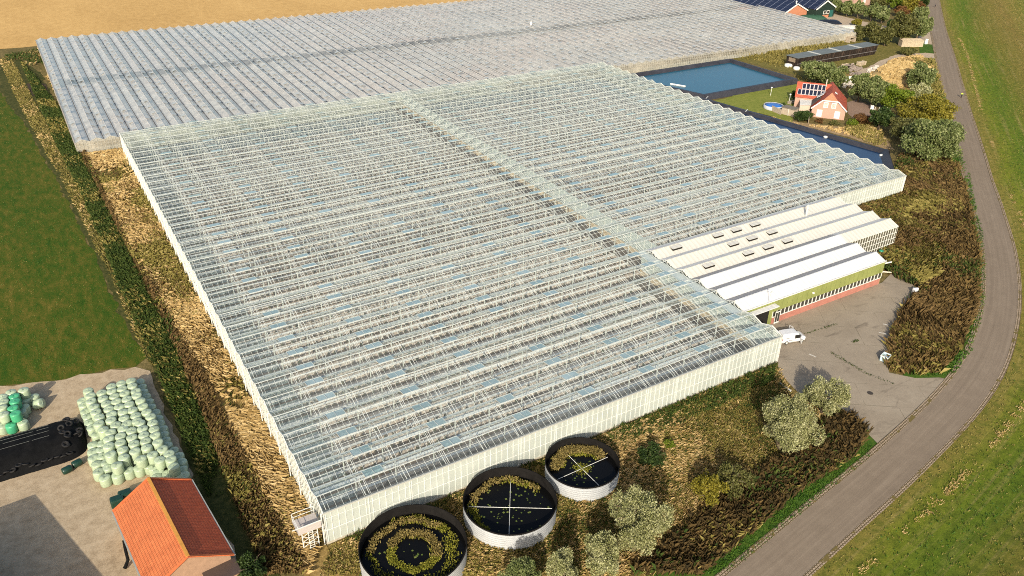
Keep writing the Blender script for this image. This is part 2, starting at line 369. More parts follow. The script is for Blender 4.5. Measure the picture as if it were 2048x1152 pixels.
# ================================================================== glasshouses
STEEL = plain('galvanised_steel', (.46,.49,.46), .45, .4, .0, .10, .6)
WHITEP = plain('white_paint', (.66,.66,.60), .5, .3, 0, .08, .5)
GLASS = glassmat('glass', .085, (.60,.65,.60), tint=(.95,.975,.955), ior=1.55)
VENTG = glassmat('vent_sky_glass', .62, (.36,.46,.45), tint=(.76,.88,.87), rough=.12, ior=1.38)  # teal diffuse share paints in the reflected sky
BARW = plain('bar_white', (.53,.56,.52), .4, .4, 0, .08, .6)
def clad_mat():
    t = NT('screened_glass'); P = t.pos()
    n = t.noise(.25, 5, .65, P); n2 = t.noise(3, 4, .7, P)
    st = t.noise(1.0, 5, .7, t.mapping(P, (2.5, 2.5, .35)))
    col = t.ramp(n, [(.3, (.35,.38,.34)), (.6, (.42,.45,.40)), (.8, (.47,.49,.44))])
    col = t.mix(t.ramp(st, [(.5, (0,0,0)), (.8, (.35,.35,.35))]), col, (.30,.33,.28))
    sx = t.n('ShaderNodeSeparateXYZ'); t.t.links.new(P, sx.inputs[0])
    return t.done(t.bsdf(col, .35, .4))
CLAD = clad_mat()
HE, HR, BAY = 4.74, 5.36, 4.0
XW, XE, YE, YB = 70.2, 143.2, 32.0, 144.0
gh = thing('glasshouse', (0,0,0), 'huge near glasshouse with clear multi-span roof over pale crop rows', 'greenhouse')
slope = math.hypot(2, HR-HE)
vents = []; vrng = np.random.default_rng(3)
RB = random.Random(4)
for b in range(36):
    y0 = b*BAY; y1 = y0+BAY; ym = y0+2; xe = XW if b < 8 else XE
    xf = xe; xe = 68.5 if 2 <= b < 8 else xe
    g = MB(); g.poly([(0,y0,HE),(xe,y0,HE),(xe,ym,HR),(0,ym,HR)]); g.poly([(0,ym,HR),(xe,ym,HR),(xe,y1,HE),(0,y1,HE)])
    roof = g.build('glass_roof', GLASS, gh)
    bars = MB()
    x = .75
    while x < xe-.2:
        for (ya, za, yb, zb) in ((y0,HE,ym,HR),(ym,HR,y1,HE)):
            bars.bar((x,ya,za+.025),(x,yb,zb+.025), .028, .03)
        x += .8
    # purlin under the ridge on the sunny slope
    zz = HE+(HR-HE)*.62; yy = y0+2*.62
    bars.bar((.1,yy,zz+.03),(xe-.1,yy,zz+.03), .04, .035)
    bars.build('glazing_bars', BARW, roof); xe = xf
    r = MB(); r.bar((-.02,ym,HR+.03),(xe+.02,ym,HR+.03), .09, .08); r.build('ridge', STEEL, gh)
    if b not in (0,):
        q = MB(); xg = XW if b < 8 else XE
        q.box(0, xg, y0-.16, y0+.16, HE-.14, HE+.012); q.build('gutter', STEEL, gh)
    # vents on the shaded slope, every ten metres, propped nearly level
    x = 5.8 if b < 8 else 5.8
    while x < xe-3:
        a = .14+.05*RB.random(); ln = 1.45
        zt, yt = HR+.06, ym+.08
        if RB.random() < .93: vents.append((x+RB.uniform(-.1,.1), yt, zt, a, ln))
        x += 5.0*2
vents.sort(key=lambda v: np.linalg.norm(np.array(v[:3])-CAM))
def vent_mb(mb, v):
    x, y, z, a, ln = v; ang = math.atan2(HR-HE, 2)-a
    A = np.array([(x,y,z),(x+2.3,y,z),(x+2.3,y+ln*math.cos(ang),z-ln*math.sin(ang)),(x,y+ln*math.cos(ang),z-ln*math.sin(ang))])
    mb.hexa(A-(0,0,.025), A); return A
for v in vents[:100]:
    mb = MB(); A = vent_mb(mb, v); o = mb.build('roof_vent', VENTG, gh)
    fr = MB()
    for i in range(4): fr.bar(A[i]+(0,0,.02), A[(i+1) % 4]+(0,0,.02), .05, .05)
    fr.bar((A[0]+A[1])/2+(0,0,.02), (A[2]+A[3])/2+(0,0,.02), .04, .04)
    fr.build('vent_frame', STEEL, o)
mb = MB()
for v in vents[100:]: vent_mb(mb, v)
tag(mb.build('far_roof_vents', VENTG, gh), kind='stuff')
# steel portal frames every five metres
for k in range(0, 30):
    x = min(.15+5*k, XE-.15); ys = 0 if x < XW else YE
    m = MB()
    nb = int((YB-ys)/BAY)
    for i in range(nb+1):
        y = ys+i*BAY; m.box(x-.06, x+.06, y-.06, y+.06, 0, HE-.15)
        if i < nb:
            for dx in (-.22, .22):
                if 0 < x+dx < XE:
                    m.bar((x+dx,y+.15,HE+.055),(x+dx,y+1.95,HR+.045), .05, .035); m.bar((x+dx,y+2.05,HR+.045),(x+dx,y+3.85,HE+.055), .05, .035)
            m.bar((x,y,HE-.35),(x,y+4,HE-.35), .04, .04)
    m.build('portal_frame', BARW, gh)
# walls -------------------------------------------------------------
def long_wall(y, xa, xb, name='wall', mid=2.05, step=.8):
    w = MB(); w.box(xa, xb, y, y+.05, .25, HE-.02); o = w.build(name, CLAD, gh)
    f = MB(); x = xa; k = 0
    while x <= xb+.01:
        f.box(x-.03, x+.03, y-.05, y-.002, .25, HE-.03); x += step; k += 1
    f.box(xa, xb, y-.07, y-.052, mid-.05, mid+.05); f.box(xa, xb, y-.075, y-.052, HE-1.0, HE-.94)
    f.build('glazing_bars', WHITEP, o)
    gt = MB(); gt.box(xa-.1, xb+.15, y-.26, y-.08, HE-.08, HE+.06); gt.build('eaves_gutter', plain('weathered_gutter', (.42,.42,.36), .5, .4), o)
    kb = MB(); kb.box(xa-.05, xb+.1, y-.09, y+.12, 0, .25); kb.build('kerb', plain('kerb_concrete', (.42,.38,.30), .9, .1), o)
    return o
long_wall(0, 0, XW); long_wall(YE, 119.2, XE)
def gable_wall(x, ya, yb, mat, sgn, name='gable_wall', skip=()):
    w = MB(); nb = int(round((yb-ya)/BAY))
    ring = [(x, ya, .2)]
    for i in range(nb):
        y = ya+i*BAY
        w.poly([(x,y+.02,.2),(x,y+3.98,.2),(x,y+3.98,HE),(x,y+2,HR),(x,y+.02,HE)])
    o = w.build(name, mat, gh)
    f = MB()
    for i in range(nb):
        y = ya+i*BAY
        for dy in (0, .67, 1.33, 2.0, 2.67, 3.33):
            h = HE+(HR-HE)*(1-abs(dy-2)/2); xx = x+sgn*.04
            f.box(min(xx,x+sgn*.003), max(xx,x+sgn*.003), y+dy-(.09 if dy == 0 else .035), y+dy+(.09 if dy == 0 else .035), .2, h-.04)
        f.bar((x+sgn*.06,y,HE),(x+sgn*.06,y+2,HR), .07, .14); f.bar((x+sgn*.06,y+2,HR),(x+sgn*.06,y+4,HE), .07, .14)
        f.bar((x+sgn*.07,y,2.1),(x+sgn*.07,y+4,2.1), .05, .08)
        f.bar((x+sgn*.07,y,HE-.1),(x+sgn*.07,y+4,HE-.1), .05, .08)
        f.bar((x+sgn*.30,y,0),(x+sgn*.30,y,HE-.1), .10, .10); f.bar((x+sgn*.3,y,HE-.12),(x,y,HE-.12), .09, .09)   # downpipe beside each gutter
    f.build('wall_frame', WHITEP, o)
    kb = MB(); kb.box(x-.09, x+.09, ya, yb, 0, .2); kb.build('kerb', plain('kerb_concrete', (.42,.38,.30)), o)
    return o
SIDEG = glassmat('side_glass', .45, (.62,.64,.55))
gable_wall(-.02, 0, YB, SIDEG, -1)
gable_wall(XW+.02, 0, 8, SIDEG, 1)
gable_wall(XE+.02, YE, YB, SIDEG, 1)
bw = MB(); bw.poly([(0,YB,.2),(XE,YB,.2),(XE,YB,HE),(0,YB,HE)]); bw.build('back_wall', SIDEG, gh)
# internal partitions: low tan plinth and pale sheeting
TAN = plain('tan_panel', (.50,.40,.26), .7, .2); PALE = plain('pale_sheeting', (.42,.48,.46), .4, .4, 0, .08, .4)
for (x, ya, yb) in ((XW-.45, .4, YE-.2), (74.0, YE+.2, YB-.3)):
    p = MB(); p.box(x, x+.08, ya, yb, 1.25, 4.35); o = p.build('partition', PALE, gh)
    p = MB(); p.box(x-.03, x+.11, ya, yb, .03, 1.25); p.build('plinth', TAN, o)
    p = MB()
    y = ya
    while y < yb: p.box(x-.07, x-.002, y-.04, y+.04, 1.25, 4.35); y += 2.0
    p.box(x-.09, x-.071, ya, yb, 2.7, 2.78); p.build('partition_frame', WHITEP, o)
# interior floor and paths
def floor_mat():
    t = NT('ground_sheet'); P = t.pos()
    a = t.noise(.10, 5, .6, P); b = t.noise(1.4, 6, .75, t.mapping(P, (.35, 1, 1))); c = t.noise(7, 4, .8, P)
    m = t.math('ADD', t.math('MULTIPLY', a, .4), t.math('ADD', t.math('MULTIPLY', b, .35), t.math('MULTIPLY', c, .25)))
    col = t.ramp(m, [(.28, (.33,.24,.17)), (.42, (.50,.40,.31)), (.55, (.63,.54,.45)), (.75, (.75,.70,.62))])
    return t.done(t.bsdf(col, .8, .2, 0, c, .3, .04))
fl = MB(); fl.poly([(.1,.1,.02),(XW-.1,.1,.02),(XW-.1,YE,.02),(XE-.1,YE,.02),(XE-.1,YB-.1,.02),(.1,YB-.1,.02)])
fo = fl.build('greenhouse_floor', floor_mat(), gh)
PATH = ground('bare_path', [(.2, (.055,.038,.022)), (.5, (.10,.072,.045)), (.8, (.17,.13,.085))], .3, 1.5, 8)
pm = MB(); pm.poly([(66.8,.2,.06),(69.7,.2,.06),(69.7,YE,.06),(66.8,YE,.06)]); pm.poly([(70.6,YE,.06),(73.95,YE,.06),(73.95,YB-.2,.06),(70.6,YB-.2,.06)]); pm.build('path', PATH, fo)
pm = MB(); pm.poly([(.2,1.8,.05),(5.6,1.8,.05),(5.6,YB-10.5,.05),(.2,YB-10.5,.05)]); pm.poly([(.2,.2,.05),(66.5,.2,.05),(66.5,1.7,.05),(.2,1.7,.05)]); pm.poly([(.2,YB-10.4,.05),(70.4,YB-10.4,.05),(70.4,YB-.2,.05),(.2,YB-.2,.05)]); pm.poly([(74.3,YB-10.4,.05),(XE-.3,YB-10.4,.05),(XE-.3,YB-.2,.05),(74.3,YB-.2,.05)]); pm.poly([(134,YE+.3,.05),(XE-.3,YE+.3,.05),(XE-.3,YB-10.5,.05),(134,YB-10.5,.05)])
pm.build('dark_floor_strip', plain('grey_green_floor', (.27,.32,.30), .85, .2, 0, .3, .7), fo)  # darker grey-green floor strips along the walls
# crop rows: white gutters carrying spent, dark clumps ----------------
GUT = plain('white_gutter', (.82,.81,.75), .5, .3, 0, .10, .8)
DEAD = leafmat('spent_crop', [(.035,.028,.018), (.075,.055,.03), (.05,.065,.03), (.15,.105,.055)], .8, .1)
DSTRIP = plain('dark_strip', (.10,.072,.05), .95, .1, 0, .5, 1.5)
def row_meshes(L, seed):
    r = np.random.default_rng(seed); g = MB()
    g.hexa([(0,-.12,.42),(L,-.12,.42),(L,.12,.42),(0,.12,.42)], [(0,-.2,.55),(L,-.2,.55),(L,.2,.55),(0,.2,.55)])
    x = .6
    while x < L: g.box(x-.03, x+.03, -.03, .03, 0, .42); x += 2.5
    s = MB(); x = .1; k = 0                                   # one uneven dark slab along the front of the trough
    n = int(L/.6)
    for i in range(n+1):
        x = .15+(L-.3)*i/n; h = .565+r.uniform(.0,.06); w = r.uniform(.16,.24); h -= .48
        s.v += [(x,-.42-w,.03),(x,-.42-w*.8,h),(x,-.42+w*.6,h),(x,-.42+w*.7,.03)]
        if i:
            for j in range(3): s.f.append(((i-1)*4+j, i*4+j, i*4+j+1, (i-1)*4+j+1))
    c = MB(); x = .5
    while x < L-.3:
        if r.random() < .85:
            h = r.uniform(.28,.48); w = r.uniform(.18,.28); y = r.uniform(-.12,.12)-.40
            for k in range(5):
                a = r.uniform(0, 6.28); d = np.array([math.cos(a), math.sin(a), 0])*w
                p = np.array([x, y, .08]); e = np.cross(d, (0,0,1))
                c.poly([p-e*.6, p+e*.6, p+d*.7+e*.25+(0,0,h*r.uniform(.5,1)), p+d*.7-e*.25+(0,0,h*r.uniform(.5,1))])
            c.lathe((x,y,.06), [(w*.75,0),(w*.85,h*.45),(w*.35,h*.8)], 6)
        x += r.choice([.95,1.1,1.3,1.6])
    return g.mesh('row_gutter'), s.mesh('row_dark_strip'), c.mesh('row_clumps')
def place_rows(xa, Ls, ya, yb, side, where):
    sets = [[row_meshes(L, 20+i+int(L)) for i in range(4)] for L in Ls]
    for vv in sum(sets, []):
        for me, mt in zip(vv, (GUT, DSTRIP, DEAD)): me.materials.append(mt)
    n = int((yb-ya)/2.0); k = 0
    for i in range(n):
        y = ya+(i+.5)*(yb-ya)/n
        t = thing('crop_row', (xa, y, .02), f'{ordinal(i+1)} raised crop row from the {where}, {side}', 'crop row', 'crop rows inside the glasshouse')
        vv = sets[0 if y < YE else -1][(i*7+i//3) % 4]
        for nm, me in zip(('gutter','dark_strip','foliage'), vv):
            o = bpy.data.objects.new(nm, me); COL.objects.link(o); o.parent = t
place_rows(1.2, (65.2, 69.0), .6, YB-.8, 'west of the inner path', 'front wall')
place_rows(75.6, (66.4,), YE+.8, YB-.8, 'in the east wing', 'packing halls')
# corner platform with ladder on the west wall ------------------------
pl = thing('service_platform', (-1.7, 1.2, 3.0), 'small grey service platform on lattice legs at the glasshouse corner', 'platform')
GREY = plain('platform_grey', (.42,.38,.35), .7, .3)
m = MB(); m.box(-3.0,-.45,-.15,2.2,3.0,3.08); m.build('deck', GREY, pl)
m = MB(); m.box(-3.0,-.45,-.19,-.15,3.0,3.95); m.build('side_panel', GREY, pl)
m = MB()
for x, y in ((-2.95,2.15),(-2.95,-.1),(-.5,2.15)): m.bar((x,y,3.08),(x,y,4.1), .05)
for z in (3.55,4.1): m.bar((-2.95,-.1,z),(-2.95,2.15,z), .05); m.bar((-2.95,2.15,z),(-.5,2.15,z), .05)
m.bar((-3.6,-.17,4.0),(-.3,-.17,4.0), .07); m.build('railing', WHITEP, pl)
for (x, y) in ((-2.6,.1),(-.9,.1)):
    m = MB(); m.bar((x,y,0),(x,y,3.0), .09); m.build('leg', WHITEP, pl)
m = MB()
for i in range(4): m.bar((-2.6,.1,i*.75),( -.9,.1,(i+1)*.75), .05); m.bar((-.9,.1,i*.75),(-2.6,.1,(i+1)*.75), .05)
m.build('lattice', WHITEP, pl)
m = MB()
for x in (-2.0,-1.5): m.bar((x,-.5,0),(x,-.25,3.1), .05)
for i in range(10): m.bar((-2.0,-.5+.025*i,.3+i*.29),(-1.5,-.5+.025*i,.3+i*.29), .04)
m.build('ladder', WHITEP, pl)

# ================================================================== far glasshouse
FH, FR, FB = 2.9, 3.6, 3.2
def fmap(x, y, z):
    """far house is slightly out of square"""
    f = (x+9.8)/275.2
    return (x+f*(y-147)*.09, y-7.0*f, z)
def far_roof_mat():
    t = NT('whitewashed_glass'); P = t.pos()
    sx = t.n('ShaderNodeSeparateXYZ'); t.t.links.new(P, sx.inputs[0])
    cell = t.n('ShaderNodeCombineXYZ')
    fx = t.math('FLOOR', t.math('DIVIDE', sx.outputs[0], .8)); fy = t.math('FLOOR', t.math('DIVIDE', sx.outputs[1], 1.0))
    t.t.links.new(fx, cell.inputs[0]); t.t.links.new(fy, cell.inputs[1])
    wn = t.n('ShaderNodeTexWhiteNoise', noise_dimensions='3D'); t.t.links.new(cell.outputs[0], wn.inputs['Vector'])
    a = t.noise(.03, 5, .6, P); b = t.noise(2.2, 4, .7, P)
    base = t.ramp(a, [(.35, (.47,.50,.49)), (.5, (.53,.51,.48)), (.62, (.57,.52,.48))])
    pane = t.ramp(wn.outputs['Value'], [(0, (.66,.64,.64)), (.3, (.9,.88,.87)), (.7, (1.05,1.03,1.0)), (1, (1.28,1.25,1.2))])
    col = t.mix(.8, base, pane, 'MULTIPLY')
    col = t.mix(.4, col, t.ramp(b, [(.3, (.6,.6,.6)), (.7, (1.35,1.33,1.3))]), 'MULTIPLY')
    # glazing bars every pane
    wv = t.math('FRACT', t.math('DIVIDE', sx.outputs[1], 1.0)); g = t.math('LESS_THAN', wv, .08)
    col = t.mix(t.math('MULTIPLY', g, .5), col, (.62,.62,.58))
    return t.done(t.bsdf(col, .8, .2))
FTONE = far_roof_mat(); FROOF = glassmat('whitewashed_roof', .36, (.53,.54,.50), tint=(.96,.95,.93), ior=1.25, rough=.2)
far = thing('far_glasshouse', (-9.8,147,0), 'low wide grey glasshouse with narrow spans beyond the near one', 'greenhouse')
DARKG = plain('dark_gutter', (.075,.065,.055), .6, .3, 0, .2)
RIDG = plain('far_ridge', (.52,.50,.46), .5, .3)
FVP = plain('far_vent_pane', (.36,.38,.36), .35, .4, 0, .3)
nb = 86; Y0f, Y1f = 147.0, 271.0; fv = []
YS = [Y0f, 178, 209, 240, Y1f]
for i in range(nb):
    x0 = -9.8+i*FB; xm = x0+FB/2; x1 = x0+FB
    g = MB()
    for ya, yb in zip(YS[:-1], YS[1:]):
        g.poly([fmap(x0+.09,ya,FH), fmap(xm,ya,FR), fmap(xm,yb,FR), fmap(x0+.09,yb,FH)]); g.poly([fmap(xm,ya,FR), fmap(x1-.09,ya,FH), fmap(x1-.09,yb,FH), fmap(xm,yb,FR)])
    ro = g.build('glass_roof', FROOF, far)
    r = MB()
    for ya, yb in zip(YS[:-1], YS[1:]): r.bar(fmap(xm,ya,FR+.03), fmap(xm,yb,FR+.03), .09, .08)
    r.build('ridge', RIDG, ro)
    gt = MB()
    for ya, yb in zip(YS[:-1], YS[1:]): gt.bar(fmap(x0,ya,FH-.04), fmap(x0,yb,FH-.04), .15, .12)
    gt.build('gutter', DARKG, ro)
    y = Y0f+2.5+(i % 2)*2
    while y < Y1f-2:
        s = 1 if (int(y*3)+i) % 2 else -1
        if RB.random() < .9: fv.append((xm, y+RB.uniform(-.2,.2), s))
        y += 6.0
for (ya, yb) in ((Y0f+.3, 202.5), (211.5, Y1f-.3)):
    sc_ = MB(); sc_.poly([fmap(-9.6,ya,2.55), fmap(265.2,ya,2.55), fmap(265.2,yb,2.55), fmap(-9.6,yb,2.55)]); sc_.build('added_tone_sheet', FTONE, far)  # sheet added below the glass to even out the shading of the slopes
fv.sort(key=lambda v: np.linalg.norm(np.array((v[0],v[1],3))-CAM))
def fvent(mb, sh, v):
    x, y, s = v; sl = math.atan2(FR-FH, FB/2); a = sl-.26
    w = 1.15; A = [(x+s*.04,y,FR+.05),(x+s*.04,y+1.5,FR+.05),(x+s*(.04+w*math.cos(a)),y+1.5,FR+.05-w*math.sin(a)),(x+s*(.04+w*math.cos(a)),y,FR+.05-w*math.sin(a))]
    A = [fmap(*p) for p in A]; mb.hexa([(p[0],p[1],p[2]-.03) for p in A], A)
for v in fv[:100]:
    m = MB(); fvent(m, None, v); m.build('roof_vent', FVP, far)
m = MB()
for v in fv[100:]: fvent(m, None, v)
tag(m.build('far_roof_vents', FVP, far), kind='stuff')
# walls
def fwall(name, A, B, mat, gable):
    w = MB(); f = MB(); n = len(A)
    return w
w = MB(); f = MB()
FW = glassmat('far_side_glass', .5, (.45,.42,.34))
for i in range(nb):
    x0 = -9.8+i*FB; xm = x0+FB/2; x1 = x0+FB
    w.poly([fmap(x0,Y0f,.05), fmap(x1,Y0f,.05), fmap(x1,Y0f,FH), fmap(xm,Y0f,FR), fmap(x0,Y0f,FH)])
    for k in range(4):
        p = fmap(x0+k*.8, Y0f, 0); h = FH+(FR-FH)*(1-abs(k*.8-1.6)/1.6)
        f.box(p[0]-.045, p[0]+.045, p[1]-.06, p[1]-.004, 0, h)
    a, c, d = fmap(x0,Y0f,FH), fmap(xm,Y0f,FR), fmap(x1,Y0f,FH); dy = np.array((0,-.05,.02))
    f.bar(a+dy, c+dy, .06, .12); f.bar(c+dy, d+dy, .06, .12)
    for z in (1.0, 2.0): f.bar(np.array(fmap(x0,Y0f,z))+dy, np.array(fmap(x1,Y0f,z))+dy, .05, .07)
o = w.build('front_wall', FW, far); f.build('wall_frame', plain('dull_white', (.36,.35,.30), .6, .3), o)
def simple_side(P, name):
    w = MB(); f = MB()
    for a, b in zip(P[:-1], P[1:]):
        w.poly([(*a[:2],.05),(*b[:2],.05),(*b[:2],FH),(*a[:2],FH)])
        a_, b_ = np.array((*a[:2],0)), np.array((*b[:2],0)); L = np.linalg.norm(b_-a_); k = int(L/1.5)
        for j in range(k): q = a_+(b_-a_)*j/k; f.bar(q, q+(0,0,FH), .08)
        f.bar(a_+(0,0,FH), b_+(0,0,FH), .22, .16); f.bar(a_+(0,0,1.4), b_+(0,0,1.4), .06)
    o = w.build(name, FW, far); f.build('wall_frame', plain('dull_frame', (.30,.28,.25), .6, .3), o)
simple_side([fmap(-9.8,y,0) for y in YS], 'side_wall'); simple_side([fmap(-9.8+nb*FB,y,0) for y in YS], 'side_wall')
simple_side([fmap(-9.8,Y1f,0), fmap(-9.8+nb*FB,Y1f,0)], 'back_wall')
fl = MB(); fl.poly([fmap(-9.5,203,.1), fmap(265.1,203,.1), fmap(265.1,211,.1), fmap(-9.5,211,.1)]); fl.build('path', plain('far_path', (.36,.37,.37), .9), far); fl = MB(); fl.poly([fmap(-9.7,Y0f+.1,.03), fmap(265.3,Y0f+.1,.03), fmap(265.3,Y1f-.1,.03), fmap(-9.7,Y1f-.1,.03)]); fl.build('greenhouse_floor', plain('far_floor', (.52,.54,.53), .9, .1, 0, .3, .5), far)

# ================================================================== packing halls
hall = thing('packing_hall', (87,8,0), 'white roofed packing hall with green and brick front facing the forecourt', 'hall')
def roof_mat(name, c, stain):
    t = NT(name); P = t.pos()
    sx = t.n('ShaderNodeSeparateXYZ'); t.t.links.new(P, sx.inputs[0])
    w = t.math('SINE', t.math('MULTIPLY', sx.outputs[0], 2*math.pi/1.0))
    n = t.noise(.2, 5, .6, P); n2 = t.noise(1, 5, .7, t.mapping(P, (3, .5, 1)))
    col = t.ramp(n, [(.3, tuple(np.array(c)*.93)), (.7, c)])
    col = t.mix(t.ramp(n2, [(.55, (0,0,0)), (.8, (stain,)*3)]), col, (.52,.48,.38))
    col = t.mix(t.math('MULTIPLY', t.math('GREATER_THAN', w, .55), stain*1.0), col, (.44,.42,.35))
    return t.done(t.bsdf(col, .5, .3, 0, w, .25, .03))
WROOF = roof_mat('white_roof', (.62,.62,.60), .2); CROOF = roof_mat('cream_roof', (.56,.545,.48), .45)
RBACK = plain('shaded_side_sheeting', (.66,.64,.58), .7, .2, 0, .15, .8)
RSHADE = plain('shaded_rear_sheeting', (.37,.35,.32), .75, .2, 0, .22, .9)  # rear slopes of the white roofs, their shade put into the colour
def bay_roof(y0, x0, x1, mat, front=True):
    ym = y0+2; t = .06
    m = MB()
    m.hexa([(x0,y0,HE-t),(x1,y0,HE-t),(x1,ym,HR+.16-t),(x0,ym,HR+.16-t)], [(x0,y0,HE),(x1,y0,HE),(x1,ym,HR+.16),(x0,ym,HR+.16)])
    o = m.build('roof', mat, hall)
    m = MB(); m.hexa([(x0,ym+.002,HR+.16-t),(x1,ym+.002,HR+.16-t),(x1,y0+3.96,HE-t),(x0,y0+3.96,HE-t)], [(x0,ym+.002,HR+.16),(x1,ym+.002,HR+.16),(x1,y0+3.96,HE),(x0,y0+3.96,HE)])
    m.build('rear_roof_slope', RBACK if mat is CROOF else RSHADE, o)
    m = MB(); m.bar((x0,ym,HR+.2),(x1,ym,HR+.2), .22, .07); m.build('ridge_cap', mat, o)
    return o
XH0, XH1, XC1 = 70.6, 104.6, 119.1
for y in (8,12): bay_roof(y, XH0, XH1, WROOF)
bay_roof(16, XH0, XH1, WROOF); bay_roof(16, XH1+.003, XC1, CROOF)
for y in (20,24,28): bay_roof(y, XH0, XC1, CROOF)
# roof windows, propped open
for (u, v) in ((1345,494),(1430,471),(1468,461),(1505,450),(1462,489),(1500,478),(1540,466),(1413,532),(1493,508),(1533,496),(1572,484)):
    p = at(u, v, 5.0); bi = int((p[1]-8)//4); y0 = 8+bi*4; ye = p[1]; 
    yy = y0+.75; x = p[0]; z = HE+(HR+.16-HE)*.375
    m = MB(); m.hexa([(x-1.15,yy,z+.40),(x+1.15,yy,z+.40),(x+1.15,yy+1.0,z+.46),(x-1.15,yy+1.0,z+.46)], [(x-1.15,yy,z+.44),(x+1.15,yy,z+.44),(x+1.15,yy+1.0,z+.50),(x-1.15,yy+1.0,z+.50)])
    o = m.build('roof_window', CROOF, hall)
    m = MB(); m.hexa([(x-1.1,yy+.06,z+.01),(x+1.1,yy+.06,z+.01),(x+1.1,yy+.95,z+.28),(x-1.1,yy+.95,z+.28)], [(x-1.1,yy+.06,z+.395),(x+1.1,yy+.06,z+.395),(x+1.1,yy+.95,z+.45),(x-1.1,yy+.95,z+.45)])
    m.build('lid_shade', plain('opening_shade', (.02,.018,.016), .9, .1), o)  # dark block painted as the shade under the propped lid
# front: brick plinth, window band, green sheeting
BRICK = plain('red_brick', (.36,.155,.115), .85, .2, 0, .2, 1.2); GREEN = None
def green_mat():
    t = NT('green_sheeting'); P = t.pos(); sx = t.n('ShaderNodeSeparateXYZ'); t.t.links.new(P, sx.inputs[0])
    f = t.math('FRACT', t.math('DIVIDE', sx.outputs[0], 1.15)); g = t.math('LESS_THAN', f, .05)
    n = t.noise(.5, 5, .6, P)
    col = t.ramp(n, [(.3, (.19,.215,.065)), (.7, (.25,.275,.09))]); col = t.mix(t.math('MULTIPLY', g, .6), col, (.08,.09,.03))
    return t.done(t.bsdf(col, .5, .3))
GREEN = green_mat()
XF = 77.6
m = MB(); m.box(XF, XH1-.1, 8.02, 8.2, 0, 1.35); o = m.build('brick_plinth', BRICK, hall)
m = MB(); m.box(XF, XH1-.1, 7.9, 8.18, 2.5, HE-.04); m.build('green_cladding', GREEN, hall)
m = MB(); m.box(XF, XH1-.1, 8.08, 8.16, 1.35, 2.5); wb = m.build('window_band', plain('dark_glass', (.035,.033,.028), .12, .7), hall)
m = MB(); x = XF
while x < XH1: m.box(x-.05, x+.05, 7.98, 8.078, 1.35, 2.5); x += .93
m.box(XF, XH1-.1, 7.96, 8.075, 1.3, 1.38); m.build('window_frame', WHITEP, wb)
m = MB(); m.box(XH0, XH1+.1, 7.75, 7.92, HE-.1, HE+.05); m.build('eaves_gutter', WROOF, hall)
m = MB(); m.box(XH1-.1, XH1, 8.02, 16, 0, 2.9); m.poly([(XH1,8.02,2.9),(XH1,16,2.9),(XH1,16,HE),(XH1,14,HR),(XH1,12,HE),(XH1,10,HR),(XH1,8.02,HE)]); m.build('east_wall', GREEN, hall)
# porch end next to the glasshouse
m = MB(); m.box(71.2, XF-.02, 7.0, 8.0, 3.9, 4.05); m.build('porch_roof', WROOF, hall)
m = MB(); m.box(70.7, XF, 8.05, 8.2, 0, HE-.05); m.build('porch_wall', GREEN, hall)
m = MB(); m.box(73.0, 76.6, 7.98, 8.04, .3, 3.4); m.build('doorway', plain('opening_shade', (.02,.018,.016)), hall)  # dark panel painted as the shade inside the doorway
m = MB(); m.box(XF+.5, XF+1.6, 7.84, 7.9, .02, 2.25); d = m.build('door', WHITEP, hall)
for k in range(2):
    m = MB(); m.box(XF+.58+k*.53, XF+1.02+k*.53, 7.825, 7.84, .35, 2.1); m.build('pane', plain('dark_glass', (.035,.033,.028)), d)
m = MB(); m.box(68.52, XH0-.05, 8.2, 31.9, HE-.16, HE-.1); m.build('corridor_roof', PALE, hall)
# triangular glazed gables facing the glasshouse
for y in (8,12,16,20,24,28):
    m = MB(); m.poly([(XH0-.02,y+.1,HE),(XH0-.02,y+3.9,HE),(XH0-.02,y+2,HR+.05)]); o = m.build('gable', plain('gable_dark_glass', (.07,.075,.07), .15, .6), hall)  # gable panes are dark glass
    m = MB()
    for dy in (1.0,2.0,3.0): m.bar((XH0-.06,y+dy,HE),(XH0-.06,y+dy,HE+.6*(1-abs(dy-2)/2)), .06)
    m.bar((XH0-.06,y+.1,HE),(XH0-.06,y+2,HR+.05), .08); m.bar((XH0-.06,y+2,HR+.05),(XH0-.06,y+3.9,HE), .08); m.bar((XH0-.06,y+1,HE),(XH0-.06,y+2,HR), .05); m.build('gable_frame', WHITEP, o)
# glazed front of the longer cream bays
m = MB(); m.box(XH1+.05, XC1-.05, 16.05, 16.1, .2, HE-.05); o = m.build('glazed_wall', plain('dull_glass', (.10,.095,.07), .2, .5, 0, .5, .7), hall)
m = MB(); x = XH1+.05
while x < XC1: m.box(x-.04, x+.04, 15.98, 16.048, .2, HE-.05); x += .73
for z in (.2,1.3,2.4,3.5,HE-.1): m.box(XH1+.05, XC1-.05, 15.96, 15.978, z-.05, z+.05)
m.build('wall_frame', WHITEP, o)
m = MB(); m.poly([(XC1,16.05,0),(XC1,32,0)]+[(XC1,32-i*2,HE if i % 2 == 0 else HR+.1) for i in range(9)]); m.build('east_gable', CROOF, hall)
m = MB(); p = at(1612,432,4.8); m.tube([(p[0],p[1],4.6),(p[0],p[1]+.02,7.0)], .2, 10); m.lathe((p[0],p[1],7.0), [(.28,0),(.28,.12),(0,.2)], 10); m.build('flue', STEEL, hall)
m = MB(); p = at(1534,603,HE); m.bar((p[0],7.8,HE),(p[0],7.8,HE+2.2), .05); m.bar((p[0]-.3,7.8,HE+1.9),(p[0]+.3,7.8,HE+1.9), .05); m.lathe((p[0],7.8,HE+2.15), [(.1,0),(.14,.1),(.05,.2)], 8); m.build('mast', STEEL, hall)
